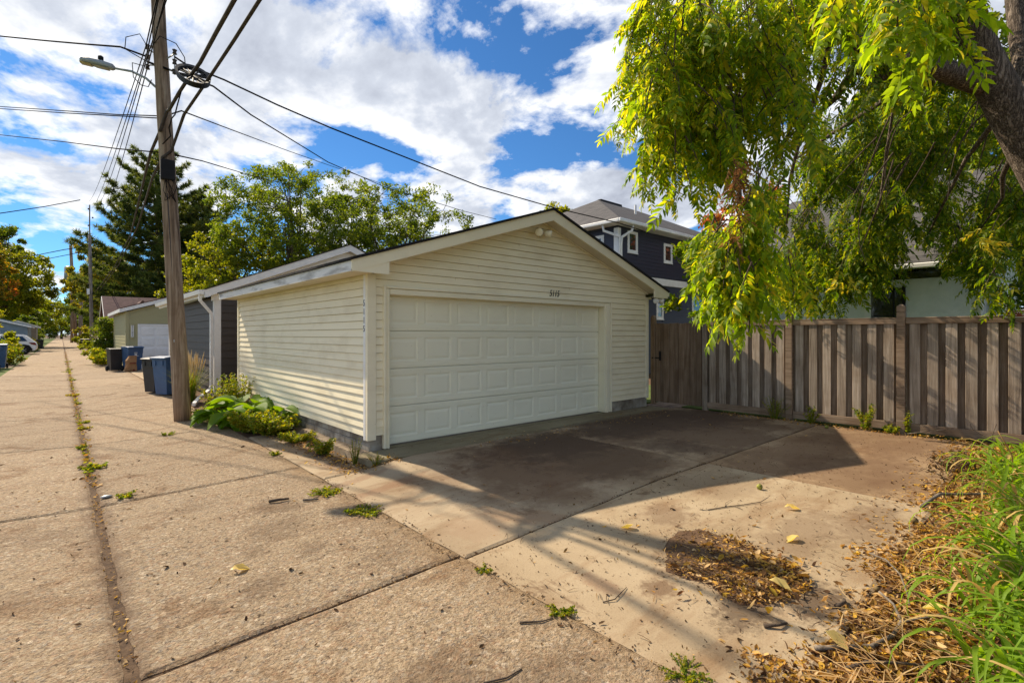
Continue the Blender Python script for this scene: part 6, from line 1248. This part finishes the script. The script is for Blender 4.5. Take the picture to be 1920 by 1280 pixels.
weed('thin upright weed at the base of the fence post', (10.18, 1.83, 0), .38, .07, 8, 7, .04); weed('low creeping weed beside the fence post', (10.05, 2.05, 0), .12, .2, 14, 9, .045)
weed('low green weed spreading over the middle joint of the alley', (.30, 8.6, -.16), .05, .17, 16, 8, .045); weed('small yellowish tuft on the alley joint crossing', (.50, 6.85, -.15), .05, .11, 9, 7, .035)
weed('mat of small weeds at the driveway edge near the pale stub', (2.12, 5.38, -.105), .03, .2, 40, 8, .026); weed('green mat of weeds at the driveway edge closest to the spool shadow', (2.15, 4.55, -.105), .035, .2, 44, 8, .026)
weed('tiny weed where the driveway joint meets the alley', (2.28, 2.85, -.105), .03, .07, 12, 7, .02); weed('small green weed on the pale slab edge', (2.30, 2.12, -.105), .03, .10, 20, 7, .02); weed('weed clump at the bottom edge of the picture on the driveway line', (2.34, 1.32, -.105), .03, .14, 30, 7, .018)
weed('leafy weed in litter beside the garage footing', (2.74, 7.1, -.09), .22, .20, 16, 9, .06); weed('feathery weed at the garage corner', (2.86, 6.30, -.09), .34, .10, 18, 12, .02, m_green, .2); weed('fine weed sprouting from the apron crack', (2.98, 5.93, -.05), .14, .12, 12, 10, .018, m_green, .2)
weed('tiny weed on the strip beside the alley joint', (2.25, 7.55, -.10), .05, .10, 10, 8, .03); weed('dry tuft on the alley before the utility pole', (1.35, 10.4, -.12), .04, .14, 9, 7, .035)
for k, (y, s) in enumerate(((10.2, .08), (12.3, .15), (13.1, .10), (16.8, .09), (19.2, .16), (25.5, .10), (31.5, .24), (33.2, .14), (43, .2))):
    weed(['first', 'second', 'third', 'fourth', 'fifth', 'sixth', 'seventh', 'eighth', 'ninth'][k] + ' weed tuft up the middle joint beyond the spreading one', (.27 + random.uniform(-.05, .05), y, -.165), .05, s, random.choice((7, 10, 16)), 7, .04 + k * .003, m_yellow if k % 3 == 1 else m_weed)
# big-leaved plants by the pole
def hosta_mesh(ln, wd, n=8):
    v = []; f = []; pet = ln * .55
    for k in range(n + 1):
        s = k / n; w_ = wd * math.sin(math.pi * min(1, .04 + s * .98)) ** .75 * (1.15 - .5 * s); x = pet * .75 + ln * s * (1 - .18 * s); z = pet * .8 + ln * (.22 * s - .62 * s * s)
        v += [(x, -w_, z + w_ * .30), (x, -w_ * .5, z + w_ * .02), (x, 0, z - w_ * .10), (x, w_ * .5, z + w_ * .02), (x, w_, z + w_ * .30)]
    for k in range(n):
        for i in range(4): f.append((k*5+i, k*5+i+1, (k+1)*5+i+1, (k+1)*5+i))
    o = len(v); 
    for p in ((0, 0, 0), (pet * .35, 0, pet * .55), (pet * .78, 0, pet * .8)): v += [(p[0], -.006, p[2]), (p[0], .006, p[2]), (p[0], 0, p[2] + .008)]
    for k in range(2):
        for i in range(3): f.append((o+k*3+i, o+k*3+(i+1) % 3, o+(k+1)*3+(i+1) % 3, o+(k+1)*3+i))
    me = bpy.data.meshes.new('leaf'); me.from_pydata(v, [], f); me.update(); me.shade_smooth(); me.materials.append(m_hosta); return me
HM = [hosta_mesh(.38, .14), hosta_mesh(.46, .18), hosta_mesh(.32, .13)]
for k, (x, y, n, s, lb_) in enumerate(((2.28, 10.95, 34, 1.0, 'broad-leaved plant just in front of the leaning pole'), (2.55, 10.35, 34, 1.05, 'broad-leaved plant in the middle of the bed by the pole'), (2.78, 11.2, 24, 1.15, 'broad-leaved plant against the far end of the cream wall'), (2.90, 9.75, 20, 1.0, 'darker broad-leaved plant touching the cream siding'))):
    t = thing('hosta', lb_, 'plant', (x, y, -.11), 0, 'broad-leaved plants by the pole')
    for j in range(n): a = j * 2.4 + random.uniform(-.3, .3); link('leaf', HM[random.randrange(3)], None, t, (math.cos(a) * .05, math.sin(a) * .05, 0), (0, random.uniform(-.45, .25), a), 1.2 * s * random.uniform(.6, 1.1))
weed('bright leafy ground cover at the near end of the bed by the footing', (2.68, 9.1, -.1), .34, .46, 150, 12, .055, m_weed); weed('leafy ground cover beside the broad-leaved plants', (2.46, 9.65, -.1), .36, .42, 140, 12, .055, m_weed)
weed('low leafy weeds trailing along the footing from the bed', (2.78, 8.2, -.1), .16, .30, 60, 10, .04, m_weed); weed('tall seedy weed standing before the charcoal garage gap', (2.92, 12.2, -.1), .85, .40, 60, 9, .05, m_weed); weed('tall weed by the downspout outlet', (2.5, 12.2, -.1), .62, .36, 60, 10, .055, m_weed); weed('weedy growth filling the gap between the two garages', (3.3, 14.3, -.1), .70, .4, 34, 10, .06, m_weed)
weed('climbing sprig at the foot of the leaning pole', (2.02, 11.55, -.12), .34, .16, 14, 8, .045)
# feather reed grass
og = thing('ornamental_grass', 'feathery reed grass with tan plumes behind the leaning pole', 'plant', (2.44, 15.1, -.1))
V = []; F = []; off = 0
for k in range(300):
    a = random.uniform(0, 6.283); ln = random.uniform(.6, 1.0); sp = random.uniform(.1, .65); r0 = random.uniform(0, .14); sd = Vector((-math.sin(a), math.cos(a), 0)) * .007; p = Vector((math.cos(a) * r0, math.sin(a) * r0, 0))
    for s in range(5): q = s / 4; c = p + Vector((math.cos(a) * sp * q * q, math.sin(a) * sp * q * q, ln * q * (1 - .3 * sp * q))); w_ = 1 - q * .85; V += [tuple(c - sd * w_), tuple(c + sd * w_)]
    for s in range(4): F.append((off + s*2, off + s*2+1, off + s*2+3, off + s*2+2))
    off += 10
o = link('blades', np_mesh('blades', V, quads=F), m_weed, og); o['kind'] = 'stuff'
for k in range(40):
    a = random.uniform(0, 6.283); sp = random.uniform(.05, .42); h = random.uniform(.95, 1.30); b = Vector((math.cos(a) * .08, math.sin(a) * .08, 0)); e = Vector((math.cos(a) * sp, math.sin(a) * sp, h)); d = (e - b).normalized()
    MB().tube([b, b.lerp(e, .6), e - d * .3, e - d * .2, e - d * .08, e + d * .02], [.003, .003, .004, .015, .012, .002], 5).build('plume', m_plume, og, True)
# hedges and shrubs
def bush(label, loc, rx, ry, h, nclu, per, leaf, mt, seed, name='shrub', group=None):
    rr = random.Random(seed); t = thing(name, label, 'shrub', loc, 0, group); C = []; Rd = []
    for _ in range(nclu): d = Vector((rr.gauss(0, 1), rr.gauss(0, 1), rr.gauss(0, 1))).normalized() * rr.random() ** .4; C.append((d.x * rx, d.y * ry, max(.08, h * .5 + d.z * h * .5))); Rd.append(rr.uniform(.18, .34) * (min(1.6, h) if h < 4 else h * .55))
    st = MB()
    for c in C[::2]: st.tube([(c[0] * .2, c[1] * .2, 0), (c[0] * .6, c[1] * .6, c[2] * .6), c], [.02, .014, .006], 4, False)
    st.build('stems', m_twig, t)['kind'] = 'stuff'
    v, f = leaf_cloud(C, Rd, per, leaf); v[:, 2] = np.maximum(v[:, 2], .005); link('foliage', np_mesh('foliage', v, tris=f), mt, t); return t
bush('tall bright lilac hedge across the alley behind the blue bin', (-4.2, 42, -.1), 2.3, 3.2, 3.3, 70, 130, .17, m_lime, 51); bush('low bright shrub across the alley at the foot of the hedge', (-2.35, 39.3, -.1), .75, 1.7, 1.25, 34, 110, .13, m_weed, 52); bush('leafy shrub across the alley between the hedge and the white car', (-5.4, 50, -.1), 1.3, 2.6, 2.2, 40, 110, .16, m_lime, 53)
bush('vine-covered post at the corner of the olive garage', (2.05, 40.5, -.1), .55, 1.2, 2.9, 44, 110, .15, m_green, 54); bush('low yellow-green shrub at the foot of the vine', (1.75, 37.0, -.1), .9, 2.6, 1.0, 40, 100, .13, m_weed, 55); bush('small weedy shrub under the slim utility pole', (2.3, 68, -.1), 1.2, 3.5, 1.1, 34, 90, .2, m_lime, 56)
bush('shrub beside the lone black bin far down the alley', (2.6, 92, -.1), 1.3, 4, 2.0, 36, 90, .25, m_lime, 57); bush('bigger shrub at the foot of the clustered poles', (3.6, 112, -.1), 2.2, 8, 3.4, 40, 90, .35, m_yellow, 58); bush('brush across the alley past the tan shed', (-2.9, 104, -.1), 1.2, 8, 2.6, 36, 90, .3, m_green, 59); bush('dry grasses across the alley behind the white car', (-2.4, 69, -.1), .6, 1.6, 1.2, 24, 80, .15, m_yellow, 60)
for k_, (x_, y_, r_, h_, mt_, lb_) in enumerate(((-3, 268, 7, 9, m_green, 'dark thicket closing the far end of the alley'), (9, 262, 7, 11, m_lime, 'paler thicket beside the one closing the alley'), (-11, 190, 5, 9, m_green, 'thicket across the alley far past the sheds'), (8.5, 180, 4, 8, m_green, 'thicket behind the clustered poles'), (-4.6, 128, 2.2, 5, m_green, 'dense dark bush across the alley past the brush'))): bush(lb_, (x_, y_, -.1), r_, 8, h_, 60, 90, .5, mt_, 70 + k_, 'thicket', 'thickets far down the alley')
bush('dark evergreen mass behind the fence next to the white house', (15.5, -.3, 0), 1.6, 1.4, 4.2, 60, 150, .14, m_green, 61); bush('leafy shrub against the white house behind the fence', (13.2, 6.2, 0), .9, 1.2, 2.9, 50, 140, .12, m_walnut_dk, 62)
bush('green shrubs in front of the shed across from the car', (3.0, 46, -.1), .5, 2.4, 1.6, 30, 100, .16, m_lime, 63)
# wooden posts of an old fence beyond the olive garage
of = thing('plank_fence', 'short stretch of orange-brown plank fence beyond the olive garage', 'fence', (2.2, 52, -.1))
for k in range(7): bevel(MB().box(-.03, .03, k * 1.1 - .28, k * 1.1 + .28, 0, 2.0 + random.uniform(-.08, .08)).build('plank', m_gate, of), .01)
MB().box(.031, .08, -.3, 6.9, 1.5, 1.62).build('rail', m_gate, of)
